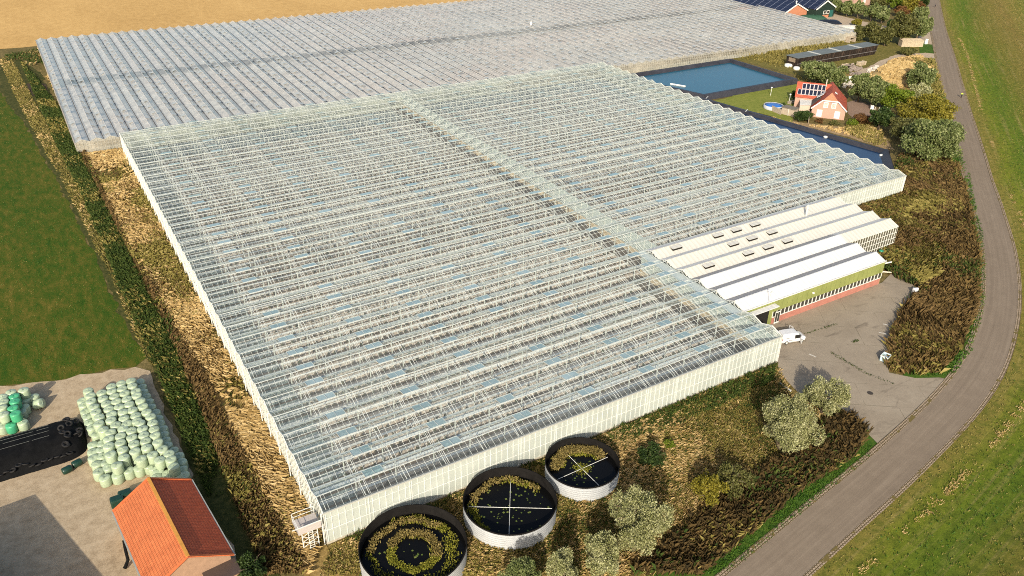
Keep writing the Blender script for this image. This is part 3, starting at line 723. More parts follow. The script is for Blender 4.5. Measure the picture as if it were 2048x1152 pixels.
m = MB(); p = at(1627,586,3.6); m.lathe((p[0],7.7,3.4), [(.05,0),(.2,.12),(.2,.3),(.05,.35)], 8); m.build('wall_lamp', WHITEP, hall)
m = MB(); m.bar((104.5,7.85,4.3),(105.9,7.6,4.3), .12, .2); m.build('gutter_spout', WHITEP, hall)
# ================================================================== vegetation
def inside(P, x, y):
    P = np.array([tuple(p)[:2] for p in P], float); c = np.zeros(len(x), bool); n = len(P); j = n-1
    for i in range(n):
        xi, yi = P[i]; xj, yj = P[j]
        k = ((yi > y) != (yj > y)) & (x < (xj-xi)*(y-yi)/(yj-yi+1e-12)+xi); c ^= k; j = i
    return c
def scatter(P, dens, r):
    A = np.array([tuple(p)[:2] for p in P], float); lo, hi = A.min(0), A.max(0)
    n = int((hi-lo).prod()*dens); x = r.uniform(lo[0], hi[0], n); y = r.uniform(lo[1], hi[1], n)
    k = inside(A, x, y); return x[k], y[k]
def field(x, y, s, seed):
    r = np.random.default_rng(seed); v = np.zeros_like(x)
    for k in range(5):
        a = r.uniform(0, 6.28); f = (.7+.6*k)/s; v = v+np.sin((x*math.cos(a)+y*math.sin(a))*f+r.uniform(0, 6.28))/(1+.6*k)
    return v/2.2
def fastmesh(name, V, nper, mat, kind='stuff', parent=None, tris=True):
    """V: (n, nper, 3) separate polygons"""
    n = len(V); me = bpy.data.meshes.new(name)
    me.vertices.add(n*nper); me.vertices.foreach_set('co', np.ascontiguousarray(V, np.float32).ravel())
    me.loops.add(n*nper); me.loops.foreach_set('vertex_index', np.arange(n*nper, dtype=np.int32))
    me.polygons.add(n); me.polygons.foreach_set('loop_start', np.arange(0, n*nper, nper, dtype=np.int32))
    try: me.polygons.foreach_set('loop_total', np.full(n, nper, dtype=np.int32))
    except Exception: pass
    me.update(calc_edges=True); me.validate()
    o = link(name, me, mat, parent)
    return tag(o, kind=kind) if kind else o
def blades(x, y, h, w, lean, ldir, r, spread=.5, z0=0.0, per=3):
    """tufts: 'per' leaning blades at each point, bent over at the tip (two triangles as one quad)"""
    n = len(x); out = []
    h = np.broadcast_to(h, n); w = np.broadcast_to(w, n); z0 = np.broadcast_to(z0, n)
    for k in range(per):
        a = ldir+r.normal(0, spread, n); L = lean*r.uniform(.5, 1.3, n)*h; hh = h*r.uniform(.6, 1.15, n)
        d = np.c_[np.cos(a), np.sin(a)]; t = r.uniform(0, math.pi, n); s = np.c_[np.cos(t), np.sin(t)]*w[:, None]/2
        jit = r.normal(0, .12, (n, 2)); b = np.c_[x, y]+jit
        V = np.zeros((n, 4, 3))
        V[:, 0, :2] = b-s; V[:, 1, :2] = b+s; V[:, 0, 2] = V[:, 1, 2] = z0
        m = b+d*(L*.35)[:, None]; V[:, 2, :2] = m+s*.9; V[:, 2, 2] = z0+hh*.75
        tp = b+d*L[:, None]; V[:, 3, :2] = tp; V[:, 3, 2] = z0+hh*np.clip(1-.25*lean, .4, 1)
        out.append(V)
    return np.concatenate(out)
R1 = np.random.default_rng(11)
GR_DRY = leafmat('dry_grass', [(.16,.10,.03), (.34,.23,.085), (.52,.38,.17), (.64,.50,.27)], .7, .25)
GR_RED = leafmat('rusty_weeds', [(.028,.020,.007), (.075,.050,.016), (.135,.088,.028), (.22,.155,.055)], .8, .2)
GR_RUST = leafmat('dark_reeds', [(.014,.012,.005), (.04,.028,.010), (.085,.055,.018), (.18,.115,.040)], .8, .2)
GR_GRN = leafmat('green_weeds', [(.012,.025,.005), (.03,.055,.01), (.06,.09,.015), (.12,.13,.03)], .7, .3)
GR_REED = leafmat('reeds', [(.03,.022,.008), (.08,.052,.018), (.15,.095,.035), (.22,.15,.06)], .8, .2)
GR_OLV = leafmat('olive_grass', [(.06,.055,.012), (.14,.12,.025), (.24,.20,.055), (.38,.31,.11)], .7, .25)
GR_LUSH = leafmat('lush_grass', [(.015,.05,.005), (.035,.09,.008), (.06,.13,.012), (.10,.16,.02)], .6, .3)
def patch(name, P, dens, h, w, lean, ang, mat, per=3, clump=None, spread=.5, seed=0, z0=.02, swirl=.6, hvar=.35):
    w = w*.62; r = np.random.default_rng(seed+100); x, y = scatter(P, dens*1.45, r)
    if clump is not None:
        s, th = clump; k = field(x, y, s, seed)+r.normal(0, .25, len(x)) > th; x, y = x[k], y[k]
    if not len(x): return None
    hh = h*(1+hvar*field(x, y, 3.0, seed+5)+r.normal(0, .15, len(x))); hh = np.clip(hh, h*.3, h*2)
    ld = ang+swirl*field(x, y, 6.0, seed+9)*2
    return fastmesh(name, blades(x, y, hh, w*r.uniform(.6, 1.4, len(x)), lean, ld, r, spread, z0, per), 4, mat)
# strip between glasshouse and ditch
wl = [(-.6,2),(-.6,146),(-9.0,146)]+pts([(186,345),(222,425),(272,530),(345,650),(420,780),(478,900),(535,1010),(612,1150)])
patch('dry_grass', wl, 20, .8, .042, 1.1, -1.0, GR_DRY, 3, (7, -.25), .6, 1)
patch('weeds', wl, 2.6, .6, .08, .4, 0, GR_RED, 3, (5, .3), 1.5, 2)
patch('olive_grass', wl, 9, .65, .05, .8, -1.0, GR_OLV, 3, (8, -.1), .8, 59)
patch('weeds', wl, 2.5, .6, .07, .5, -1.0, GR_GRN, 3, (7, .35), 1.0, 60)
patch('weeds', [(-.5,0),(-.5,146),(-3.2,146),(-3.2,0)], 3, .8, .12, .3, 0, GR_OLV, 3, (4, 0), 1.5, 3)
dl = pts([(186,345),(222,425),(272,530),(345,650),(420,780),(478,900),(535,1010),(612,1150)])
dm = pts([(128,225),(168,320),(205,400),(255,500),(310,610),(360,720),(405,830),(440,930),(490,1060),(530,1152)])
patch('reeds', dl+dm[::-1], 14, .95, .06, .45, -.6, GR_REED, 3, (9, -.8), .9, 4)
patch('olive_grass', dl+dm[::-1], 5, .9, .06, .5, -.6, GR_OLV, 3, (6, .1), .9, 58)
patch('weeds', dl+dm[::-1], 3, .9, .10, .4, 0, GR_GRN, 3, (4, .3), 1.5, 5)
dk = pts([(40,118),(75,200),(110,280),(165,390),(215,510),(270,640),(318,745),(352,830),(385,920),(420,1000)])
patch('weeds', dk+dm[:8][::-1], 14, .75, .08, .5, 2.5, GR_GRN, 3, (9, -.7), 1.2, 6)
patch('olive_grass', dk+dm[:8][::-1], 3.2, .8, .10, .6, 2.5, GR_OLV, 3, (5, .1), 1.0, 7)
ed = pts([(0,120),(30,190),(70,265),(120,350),(170,450),(225,560),(280,690),(300,730),(322,748),(270,640),(215,510),(165,390),(110,280),(60,185),(20,110)])
patch('dry_grass', ed, 1.0, .45, .05, 1.0, 2.2, GR_DRY, 3, (5, -.2), .6, 8)
patch('olive_grass', ed, 6, .4, .07, .7, 2.2, GR_OLV, 3, None, 1.0, 9)
bk = pts([(325,740),(300,742),(345,850),(385,930),(400,985),(470,1010),(520,1152),(545,1152),(500,1060),(450,960),(405,860),(365,770)])
patch('weeds', bk, 3.5, .6, .14, .4, 0, GR_GRN, 3, (4, -.1), 1.5, 10)
up = pts([(0,130),(10,112),(80,98),(100,160),(150,285),(190,318),(160,310),(128,225),(95,160),(40,118)])
patch('weeds', up, 2.2, .9, .16, .4, 0, GR_GRN, 3, (8, -.1), 1.5, 11)
patch('dry_grass', up, 1.6, .6, .13, 1.0, -1.0, GR_DRY, 3, (7, .0), .6, 12)
# low growth on the green field, thicker along the drill lines
r = np.random.default_rng(5); gf = pts([(0,190),(92,330),(205,555),(280,712),(180,743),(0,766)])+[(-70,60,0),(-90,215,0)]
x, y = scatter(gf, 2.6, r); q = x+.09*y; x = x+(np.round(q/.55)*.55-q)*(r.random(len(x)) < .6)
k = field(x, y, 9, 41)+r.normal(0,.5,len(x)) > .35
fastmesh('field_grass', blades(x[k], y[k], .18, .05, .6, 1.6+0*x[k], r, 1.2, .02, 2), 4, GR_LUSH)
k2 = ~k & (r.random(len(x)) < .35)
fastmesh('field_grass', blades(x[k2], y[k2], .14, .05, .8, 1.6+0*x[k2], r, 1.2, .02, 2), 4, GR_OLV)
# grass on the dike slope
r = np.random.default_rng(6); n = 60000; si = r.uniform(40, 116, n); ac = r.uniform(.8, 44, n); i0_ = si.astype(int); ff = (si-i0_)[:, None]
si = len(Ce)*r.random(n)**1.0*.999-1; si = np.clip(si, 0, len(Ce)-2.01); i0_ = si.astype(int); ff = (si-i0_)[:, None]
wd_ = Wd[i0_]/2; cc = Ce[i0_]*(1-ff)+Ce[i0_+1]*ff; nn2 = NR[i0_]*(1-ff)+NR[i0_+1]*ff; XY = cc+nn2*(wd_+ac)[:, None]
zz_ = np.interp(ac, [.55,3,7,12,18,24,29,44], [.02,.25,1.0,2.1,3.6,5.0,5.3,5.4]); band = ac+4*field(XY[:,0], XY[:,1], 12, 3)+r.normal(0,2.5,n)
al = np.arctan2(T[i0_][:,1], T[i0_][:,0])
for (lo, hi, mt) in ((-99, 5, GR_OLV), (5, 11, GR_LUSH), (11, 27, GR_OLV), (27, 31, GR_LUSH), (31, 99, GR_DRY)):
    k = (band >= lo) & (band < hi) & (r.random(n) < .5)
    fastmesh('dike_blades', blades(XY[k,0], XY[k,1], .22, .05, .8, al[k], r, .8, zz_[k], 3), 4, mt)
# straw line of mowings low on the dike
k = (np.abs(ac-3.6-.8*np.sin(si*.09)) < .28) & (field(XY[:,0], XY[:,1], 9, 8) > .15)
x = np.repeat(XY[k,0], 6)+r.normal(0,.25,k.sum()*6); y = np.repeat(XY[k,1], 6)+r.normal(0,.25,k.sum()*6)
fastmesh('mown_straw', blades(x, y, .2, .06, 1.2, np.repeat(al[k], 6), r, .4, np.repeat(zz_[k], 6), 2), 4, GR_DRY)
# weeds in front of the glasshouse
fr = [(0,-.6),(69.5,-.6)]+pts([(1585,800),(1690,826),(1700,850),(1600,920),(1480,1000),(1380,1080),(1300,1152),(900,1152),(640,1152)])
patch('dry_grass', fr, 14, .5, .045, .9, .4, GR_DRY, 3, (7, .12), .5, 13)
patch('olive_grass', fr, 15.0, .45, .05, .6, .4, GR_OLV, 3, (6, -.9), .9, 14)
patch('rusty_weeds', fr, 2.4, .5, .08, .5, 0, GR_RED, 3, (5, .05), 1.5, 15)
patch('weeds', fr, 5, .45, .08, .4, 0, GR_GRN, 3, (8, .0), 1.5, 55)
patch('weeds', [(2,-.4),(70,-.4),(66,-3.5),(45,-4.2),(38,-2.6),(24,-1.4),(14,-1.2),(2,-1.6)], 9, .7, .13, .35, 0, GR_GRN, 3, (5, -.55), 1.5, 16)
patch('weeds', pts([(1240,900),(1330,880),(1560,770),(1560,800),(1400,870),(1330,960),(1260,950)]), 5, .55, .13, .35, 0, GR_GRN, 3, (4, -.2), 1.5, 17)
rb = pts([(1735,870),(1700,835),(1660,850),(1560,920),(1440,1000),(1330,1090),(1260,1152),(1400,1152),(1480,1085),(1600,985),(1700,920)])
patch('reeds', rb, 12, 1.3, .08, .45, .3, GR_RUST, 3, (9, -.9), 1.2, 18)
patch('weeds', rb, 6, 1.3, .12, .4, 0, GR_GRN, 3, (4, .0), 1.5, 19)
patch('olive_grass', rb, 3.2, 1.1, .10, .6, .3, GR_OLV, 3, (3.5, .15), 1.0, 20)
vg = pts([(1468,1140),(1600,1026),(1686,954),(1738,918),(1742,888),(1712,900),(1600,975),(1480,1078),(1395,1152)])
patch('lush_grass', vg, 13, .28, .09, .6, 0, GR_LUSH, 3, (6, -1), 1.5, 21)
# reeds between forecourt and road
patch('reeds', rd, 6, 1.2, .08, .6, .9, GR_REED, 3, (10, -.6), .5, 22)
patch('olive_grass', rd, 6, 1.0, .07, .8, .9, GR_OLV, 3, (7, -.3), .6, 56)
patch('weeds', rd, 5, 1.0, .08, .4, .9, GR_GRN, 3, (5, .1), 1.0, 57)
patch('olive_grass', pts([(1705,425),(1800,390),(1790,350),(1850,330),(1895,420),(1870,560),(1835,572),(1760,525),(1790,470)]), 10, 1.1, .09, .9, .9, GR_OLV, 3, (9, -.7), .4, 23)
patch('rusty_weeds', pts([(1885,330),(1912,330),(1945,430),(1960,540),(1945,640),(1890,735),(1800,735),(1800,690),(1850,640),(1890,560),(1900,450)]), 6, 1.25, .09, .5, .7, GR_RED, 3, (6, -.1), 1.0, 24)
patch('weeds', pts([(1700,500),(1780,510),(1860,560),(1835,575),(1790,545)]), 3, .9, .2, .4, 0, GR_GRN, 3, (4, 0), 1.5, 25)
vg2 = pts([(1938,345),(1952,420),(1965,470),(1970,550),(1968,600),(1958,650),(1938,710),(1908,748),(1840,756),(1870,735),(1915,690),(1940,620),(1950,540),(1942,460),(1920,370)])
patch('lush_grass', vg2, 7, .35, .12, .6, 0, GR_LUSH, 3, (6, -.9), 1.5, 26)
patch('lush_grass', pts([(1880,165),(1893,205),(1905,248),(1918,300),(1938,345),(1920,345),(1895,270),(1880,215),(1870,180)]), 3.5, .4, .16, .6, 0, GR_LUSH, 3, (6, -.6), 1.5, 27)
# weeds in the joints of the forecourt
r = np.random.default_rng(9)
for (u0, v0, u1, v1, nn_) in ((1612,668,1674,649,70),(1661,705,1728,746,90),(1703,686,1716,681,40),(1560,690,1612,668,30),(1728,746,1790,770,40)):
    a, b = at(u0,v0), at(u1,v1); k = r.random(nn_)[:,None]; q = a+(b-a)*k+r.normal(0,.08,(nn_,3)); fastmesh('joint_weeds', blades(q[:,0], q[:,1], .14, .09, .6, r.uniform(0,6,nn_), r, 1.5, .085, 2), 4, GR_GRN)
# banks round the basins and the plot
bv = pts([(1255,140),(1300,128),(1460,110),(1575,108),(1600,120),(1700,82),(1720,80),(1600,88),(1460,106),(1300,124)])
patch('weeds', bv, 1.6, 1.1, .25, .4, 0, GR_OLV, 3, (8, -.5), 1.5, 28)
patch('weeds', pts([(1465,112),(1560,100),(1575,130),(1612,150),(1690,140),(1690,165),(1640,172),(1600,160),(1560,140)]), 1.5, .9, .25, .4, 0, GR_OLV, 3, (8, -.4), 1.5, 29)
patch('dry_grass', pts([(1720,160),(1790,118),(1840,112),(1870,140),(1860,170),(1800,178),(1760,180)]), 2.4, .9, .2, .9, -.6, GR_DRY, 3, (9, -.6), .5, 30)
patch('dry_grass', pts([(1500,224),(1600,250),(1700,256),(1752,245),(1770,290),(1700,272),(1590,246)]), 2.2, .5, .18, .8, -.6, GR_DRY, 3, (7, -.2), .6, 31)
patch('olive_grass', pts([(1690,250),(1752,240),(1775,292),(1740,290),(1690,265)]), 3, .7, .2, .6, 0, GR_OLV, 3, None, 1, 32)
patch('rusty_weeds', pts([(1820,118),(1868,120),(1885,180),(1900,240),(1870,225),(1860,170),(1840,140)]), 2.2, .9, .25, .5, 0, GR_OLV, 3, (7, -.4), 1, 33)
patch('weeds', pts([(1560,84),(1710,68),(1725,72),(1600,92)]), 1.3, 1.2, .3, .4, 0, GR_GRN, 3, (8, -.6), 1.5, 34)

# ------------------------------------------------------------------ trees
BARK = plain('bark', (.10,.075,.05), .95, .1, 0, .3, 3)
LV = {
 'silver': leafmat('silver_leaves', [(.06,.07,.018), (.17,.18,.06), (.35,.35,.17), (.54,.53,.34)], .6, .25),
 'willow': leafmat('willow_leaves', [(.03,.05,.012), (.085,.115,.03), (.185,.215,.075), (.36,.37,.19)], .6, .25),
 'dark': leafmat('dark_leaves', [(.008,.02,.005), (.022,.045,.01), (.045,.075,.016), (.09,.11,.03)], .6, .25),
 'lime': leafmat('lime_leaves', [(.035,.06,.006), (.085,.13,.010), (.14,.19,.016), (.22,.25,.03)], .6, .3),
 'yellow': leafmat('yellow_leaves', [(.06,.06,.008), (.14,.13,.016), (.22,.19,.022), (.32,.27,.045)], .6, .3),
 'autumn': leafmat('autumn_leaves', [(.04,.02,.008), (.10,.05,.016), (.17,.085,.03), (.23,.13,.05)], .6, .3),
 'olive': leafmat('olive_leaves', [(.03,.035,.01), (.07,.075,.02), (.12,.12,.035), (.20,.19,.065)], .6, .25),
}
def crown(H, R, z0, r, n, leaf, style='round', lumps=9, droop=0.0):
    """leaf quads gathered in lumps on and inside an uneven envelope"""
    # lump centres
    L = []
    for k in range(lumps):
        a = r.uniform(0, 6.28); u = r.uniform(-.75, .95); q = math.sqrt(max(0, 1-u*u))*r.uniform(.45, .98)
        L.append((q*math.cos(a)*R, q*math.sin(a)*R, z0+(H-z0)*(.5+.42*u), r.uniform(.20, .40)))
    L.append((0, 0, z0+(H-z0)*.5, .66)); L = np.array(L)
    w = L[:, 3]**2; idx = r.choice(len(L), n, p=w/w.sum()); C = L[idx]
    d = r.normal(0, 1, (n, 3)); d /= np.linalg.norm(d, axis=1)[:, None]
    rad = C[:, 3]*np.cbrt(r.uniform(.25, 1, n))*(1+.12*r.normal(0, 1, n))
    P = C[:, :3]+d*rad[:, None]*np.array([R, R, (H-z0)*.5])*np.array((.8,.8,1.3) if style == 'plume' else (1,1,1))
    if style == 'plume':
        up = np.clip((P[:, 2]-z0)/(H-z0), 0, 1)
        ca = np.arctan2(P[:,1], P[:,0]); k = np.sin(ca*5+P[:,2]*.7+r.uniform(0,6))*.5+np.sin(ca*11+2)*.3
        P[:, 2] += k*.35*up*R*.5
    P[:, 2] = np.maximum(P[:, 2], z0*.5+.1)
    ax = r.normal(0, 1, (n, 3)); ax[:, 2] = np.abs(ax[:, 2])+(.9 if style == 'plume' else .1)
    ax += d*.6; ax[:, 2] -= droop*2.2
    ax /= np.linalg.norm(ax, axis=1)[:, None]
    sd = np.cross(ax, r.normal(0, 1, (n, 3))); sd /= np.linalg.norm(sd, axis=1)[:, None]
    l = leaf*r.uniform(.6, 1.4, n)[:, None]; wd = l*(.30 if style == 'plume' or droop else .48)
    return np.stack([P-ax*l*.5, P+sd*wd, P+ax*l*.6, P-sd*wd], 1)
def tree_mesh(H, R, z0, seed, leafn, leaf, style='round', lumps=9, droop=0.0, stems=1):
    r = np.random.default_rng(seed)
    t = MB()
    for s in range(stems):
        a0 = r.uniform(0, 6.28); off = np.array([math.cos(a0), math.sin(a0), 0])*(.25*R if stems > 1 else 0)
        top = np.array([r.normal(0,.15*R), r.normal(0,.15*R), H*.72])+off
        base = off*.4; mid = base*.4+top*.45+np.array([r.normal(0,.06*R), r.normal(0,.06*R), 0])
        tr = .03*H+.03; t.tube([base-(0,0,.05), base*.7+mid*.3, mid, top], [tr*1.3, tr, tr*.7, tr*.15], 7)
        for k in range(6 if stems == 1 else 3):
            f = r.uniform(.3, .8); b = mid*(1-f)+top*f if f > .5 else base*(1-2*f)+mid*2*f; b = np.array([b[0], b[1], max(b[2], z0*.6+.2)])
            a = r.uniform(0, 6.28); e = b+np.array([math.cos(a)*R*.65, math.sin(a)*R*.65, H*.16]); t.tube([b, (b+e)/2+(0,0,.05*H), e], [tr*.45, tr*.3, tr*.08], 5)
    return t, crown(H, R, z0, r, leafn, leaf, style, lumps, droop)
def tree(name, base, H, R, kind, label, cat='tree', z0=None, seed=0, n=3000, leaf=.3, style='round', lumps=9, droop=0.0, stems=1, group=None, sx=1.0):
    z0 = H*.12 if z0 is None else z0
    t, V = tree_mesh(H, R, z0, seed, n, leaf, style, lumps, droop, stems)
    o = thing(name, tuple(base), label, cat, group, rz=0)
    t.build('trunk', BARK, o, smooth=True, local=True)
    fastmesh('crown', V, 4, LV[kind], None, o)
    if sx != 1.0: o.scale = (sx, 1, 1)
    return o
def copy_tree(o, loc, rz, s, label, group=None):
    c = o.copy(); COL.objects.link(c); c.location = loc; c.rotation_euler = (0,0,rz); c.scale = (s,s,s)
    c['label'] = label
    if group: c['group'] = group
    for ch in o.children:
        d = ch.copy(); COL.objects.link(d); d.parent = c
    return c
def tree_px(name, bu, bv, wpx, hpx, kind, label, **kw):
    kw['lumps'] = int(kw.get('lumps', 9)*2.2); kw['n'] = int(kw.get('n', 3000)*2.3); kw['leaf'] = kw.get('leaf', .3)*.62
    """tree standing where the photograph shows its foot; crown width and height given in pixels"""
    b = at(bu, bv, 0); d = depth(b); el = math.asin((CAM[2])/np.linalg.norm(CAM-b))
    R = wpx/2*d/FPX; ap = hpx*d/FPX                      # apparent size = H cos(el) + part of the depth of the crown
    H = max(1.0, (ap-R*math.sin(el)*.9)/math.cos(el))
    return tree(name, (b[0], b[1], 0), H, R, kind, label, **kw)
# foreground silver bushes
tree_px('silver_poplar', 1645, 826, 88, 84, 'silver', 'pale silver-leaved bush at the forecourt edge, casting its shadow over the concrete', n=6500, leaf=.32, style='plume', lumps=12, stems=3, seed=1)
tree_px('silver_poplar', 1564, 903, 118, 128, 'silver', 'broad pale silver-leaved bush beside the forecourt bush, over the brown reeds', n=9500, leaf=.32, style='plume', lumps=14, stems=3, seed=2)
tree_px('silver_poplar', 1272, 1100, 118, 136, 'silver', 'tall pale silver-leaved bush right of the round water tanks', n=10500, leaf=.30, style='plume', lumps=14, stems=3, seed=3)
tree_px('silver_poplar', 1203, 1148, 84, 96, 'silver', 'rounded pale bush in front of the tall bush by the tanks', n=7000, leaf=.28, style='plume', lumps=11, stems=3, seed=4)
tree_px('silver_poplar', 1124, 1185, 70, 92, 'silver', 'small pointed pale bush between the middle tank and the picture edge', n=5000, leaf=.27, style='plume', lumps=9, stems=2, seed=5)
tree_px('willow_bush', 1040, 1200, 84, 92, 'willow', 'greyish green bush cut by the frame below the middle tank', cat='bush', n=5500, leaf=.27, style='plume', lumps=10, stems=2, seed=6)
tree_px('broom_bush', 1458, 985, 80, 74, 'olive', 'sparse wiry olive bush among the brown reeds', cat='bush', n=1500, leaf=.4, style='plume', lumps=8, stems=3, seed=7)
tree_px('broom_bush', 1415, 1010, 70, 76, 'yellow', 'sparse straw-coloured bush beside the wiry olive bush', cat='bush', n=1300, leaf=.42, style='plume', lumps=8, stems=3, seed=8)
tree_px('dark_shrub', 1300, 925, 54, 46, 'dark', 'dark green shrub in the dry grass right of the small tank', cat='shrub', n=1500, leaf=.3, z0=.05, seed=9, stems=2)
tree_px('small_shrub', 1337, 896, 22, 24, 'lime', 'little bright green shrub above the dark shrub by the small tank', cat='shrub', n=400, leaf=.22, z0=.05, seed=10)
tree_px('garden_bush', 508, 1165, 62, 66, 'dark', 'dark green bush at the gable foot of the orange roofed barn', cat='bush', n=3500, leaf=.24, z0=.05, seed=11, stems=2)
# trees round the house and along the road
tree_px('willow_tree', 1660, 176, 62, 54, 'willow', 'grey-green willow right behind the brick house chimney', n=3000, leaf=.75, seed=20, lumps=10)
tree_px('willow_tree', 1628, 168, 66, 48, 'willow', 'grey-green willow between basin corner and the house roof', n=3000, leaf=.75, seed=21, lumps=10)
tree_px('willow_tree', 1716, 204, 46, 58, 'willow', 'upright willow at the head of the brick driveway', n=2600, leaf=.7, seed=22, lumps=9)
tree_px('willow_tree', 1742, 214, 54, 62, 'willow', 'dense upright willow beside the driveway, left of the lime green tree', n=3000, leaf=.7, seed=23, lumps=9)
tree_px('lime_tree', 1782, 220, 68, 56, 'lime', 'bright lime green round tree by the driveway', n=3600, leaf=.65, seed=24, lumps=12)
tree_px('yellow_willow', 1850, 250, 108, 66, 'yellow', 'wide golden weeping willow close to the road bend of trees', n=5500, leaf=.8, seed=25, lumps=14, droop=.6)
tree_px('weeping_willow', 1800, 280, 62, 54, 'olive', 'dark olive weeping tree below the golden willow', n=3000, leaf=.7, seed=26, lumps=9, droop=.7)
tree_px('yucca_shrub', 1756, 262, 46, 52, 'dark', 'dark shrub with pale flower spikes beside the driveway end', cat='shrub', n=1800, leaf=.6, seed=27, stems=2)
tree_px('grey_willow', 1856, 320, 112, 92, 'willow', 'large grey-green willow nearest the basin corner', n=7500, leaf=.62, seed=28, lumps=16, stems=2)
tree_px('willow_tree', 1838, 178, 54, 54, 'willow', 'pale willow beside the road above the golden willow', n=2800, leaf=.7, seed=29, lumps=10)
tree_px('willow_tree', 1838, 202, 40, 36, 'silver', 'small silvery willow between lime green tree and road', n=1800, leaf=.6, seed=30, lumps=8)
tree_px('hedge_bush', 1604, 241, 36, 26, 'dark', 'clipped dark green round bush left of the house gable', cat='bush', n=1800, leaf=.42, z0=.05, seed=31, stems=2)
tree_px('garden_bush', 1703, 252, 22, 17, 'lime', 'small bright green bush right of the house gable corner', cat='bush', n=700, leaf=.4, z0=.05, seed=32)
tree_px('garden_bush', 1722, 250, 40, 26, 'autumn', 'brown-green bush below the driveway corner', cat='bush', n=1300, leaf=.45, z0=.05, seed=33, stems=2)
tree_px('garden_bush', 1639, 246, 17, 12, 'autumn', 'low rusty bush left under the gable wall', cat='bush', n=350, leaf=.35, z0=.03, seed=34)
tree_px('garden_bush', 1668, 250, 22, 12, 'olive', 'low olive bush right under the gable wall', cat='bush', n=420, leaf=.35, z0=.03, seed=35)
tree_px('garden_bush', 1562, 214, 16, 11, 'dark', 'small dark bush beside the blue pool', cat='bush', n=350, leaf=.35, z0=.03, seed=36)
tree_px('garden_bush', 1586, 200, 10, 20, 'dark', 'narrow dark bush against the left house wall', cat='bush', n=350, leaf=.4, z0=.03, seed=37)
tree_px('tall_tree', 1800, 90, 56, 68, 'olive', 'tall olive green tree left of the silver tree by the road', n=3600, leaf=1.0, seed=40, lumps=12)
tree_px('silver_tree', 1832, 80, 42, 62, 'willow', 'tall silver-grey tree closest to the far road', n=3000, leaf=.95, style='plume', seed=41, lumps=10)
for i, (u, v, wp, hp, k, lab) in enumerate([
    (1672,27,24,30,'willow','willow nearest the green farm shed'), (1692,33,24,30,'willow','second willow in the row from the green farm shed'),
    (1714,36,26,34,'willow','third willow in the row from the green farm shed'), (1741,42,30,38,'willow','fourth willow in the row from the green farm shed'),
    (1762,47,26,36,'willow','last willow in the row, nearest the dark gap')]):
    tree_px('row_willow', u, v, wp, hp, k, 'grey-green '+lab+' along the farm track', n=1500, leaf=.95, seed=50+i, lumps=8)
for i, (u, v, wp, hp, k, lab) in enumerate([
    (1793,18,42,34,'lime','bright green tree at the top edge beside the road trees'), (1800,34,26,22,'autumn','rusty red-brown bush under the bright green top tree'),
    (1818,30,34,40,'yellow','yellowish tree between rusty bushes near the far road'), (1834,26,26,24,'autumn','rusty brown bush beside the far road'),
    (1760,16,32,24,'olive','olive tree behind the willow row'), (1700,8,30,20,'dark','dark tree behind the far house'), (1665,4,30,16,'dark','dark tree behind the green farm shed'), (1846,14,18,30,'dark','dark tree against the far road verge'), (1735,6,26,18,'olive','olive tree right of the far house'),
    (1742,86,40,42,'olive','green bush at the far glasshouse corner behind the black shed'), (1720,80,40,30,'olive','low green bush left of the bush at the far glasshouse corner'), (1768,92,34,36,'olive','dense bush right behind the black shed end'),
    (1778,60,12,20,'dark','dark narrow conifer left of the tall olive tree'), (1814,111,28,18,'olive','round bush in the grass fork of the spoil track'),
    (1640,32,24,22,'lime','clipped bright green round bush before the green shed gable'), (1712,52,20,14,'yellow','yellow bush at the far glasshouse corner')]):
    tree_px('far_tree' if hp > 19 else 'far_bush', u, v, wp, hp, k, lab, cat='tree' if hp > 19 else 'bush', n=1500, leaf=.85, seed=70+i, lumps=8, z0=.3)
# ================================================================== round water tanks
TANKW = plain('tank_sheet', (.50,.52,.53), .42, .45, .25, .12, .9)
LINER = plain('black_liner', (.010,.009,.008), .9, .08, 0, .5, .8)
def water_mat(name, c, rough=.06, spec=.5):
    t = NT(name); P = t.pos(); n = t.noise(.8, 3, .6, P)
    return t.done(t.bsdf(c, rough, spec, 0, n, .05, .02))
DARKW = water_mat('dark_water', (.004,.004,.004), .2, .12)
def ring_pts(c, ra, rb, z, n, r, a0=0, a1=6.283, spread=0):
    a = r.uniform(a0, a1, n); q = r.uniform(ra, rb, n); return c[0]+q*np.cos(a), c[1]+q*np.sin(a)
RIMP = leafmat('tank_weeds', [(.04,.055,.006), (.13,.14,.014), (.26,.25,.03), (.40,.35,.08)], .7, .25)
RIMB = leafmat('tank_sedge', [(.07,.055,.015), (.16,.125,.035), (.27,.21,.07), (.36,.28,.12)], .7, .25)
PADS = leafmat('water_lilies', [(.05,.09,.02), (.12,.16,.03), (.22,.24,.06)], .5, .1)
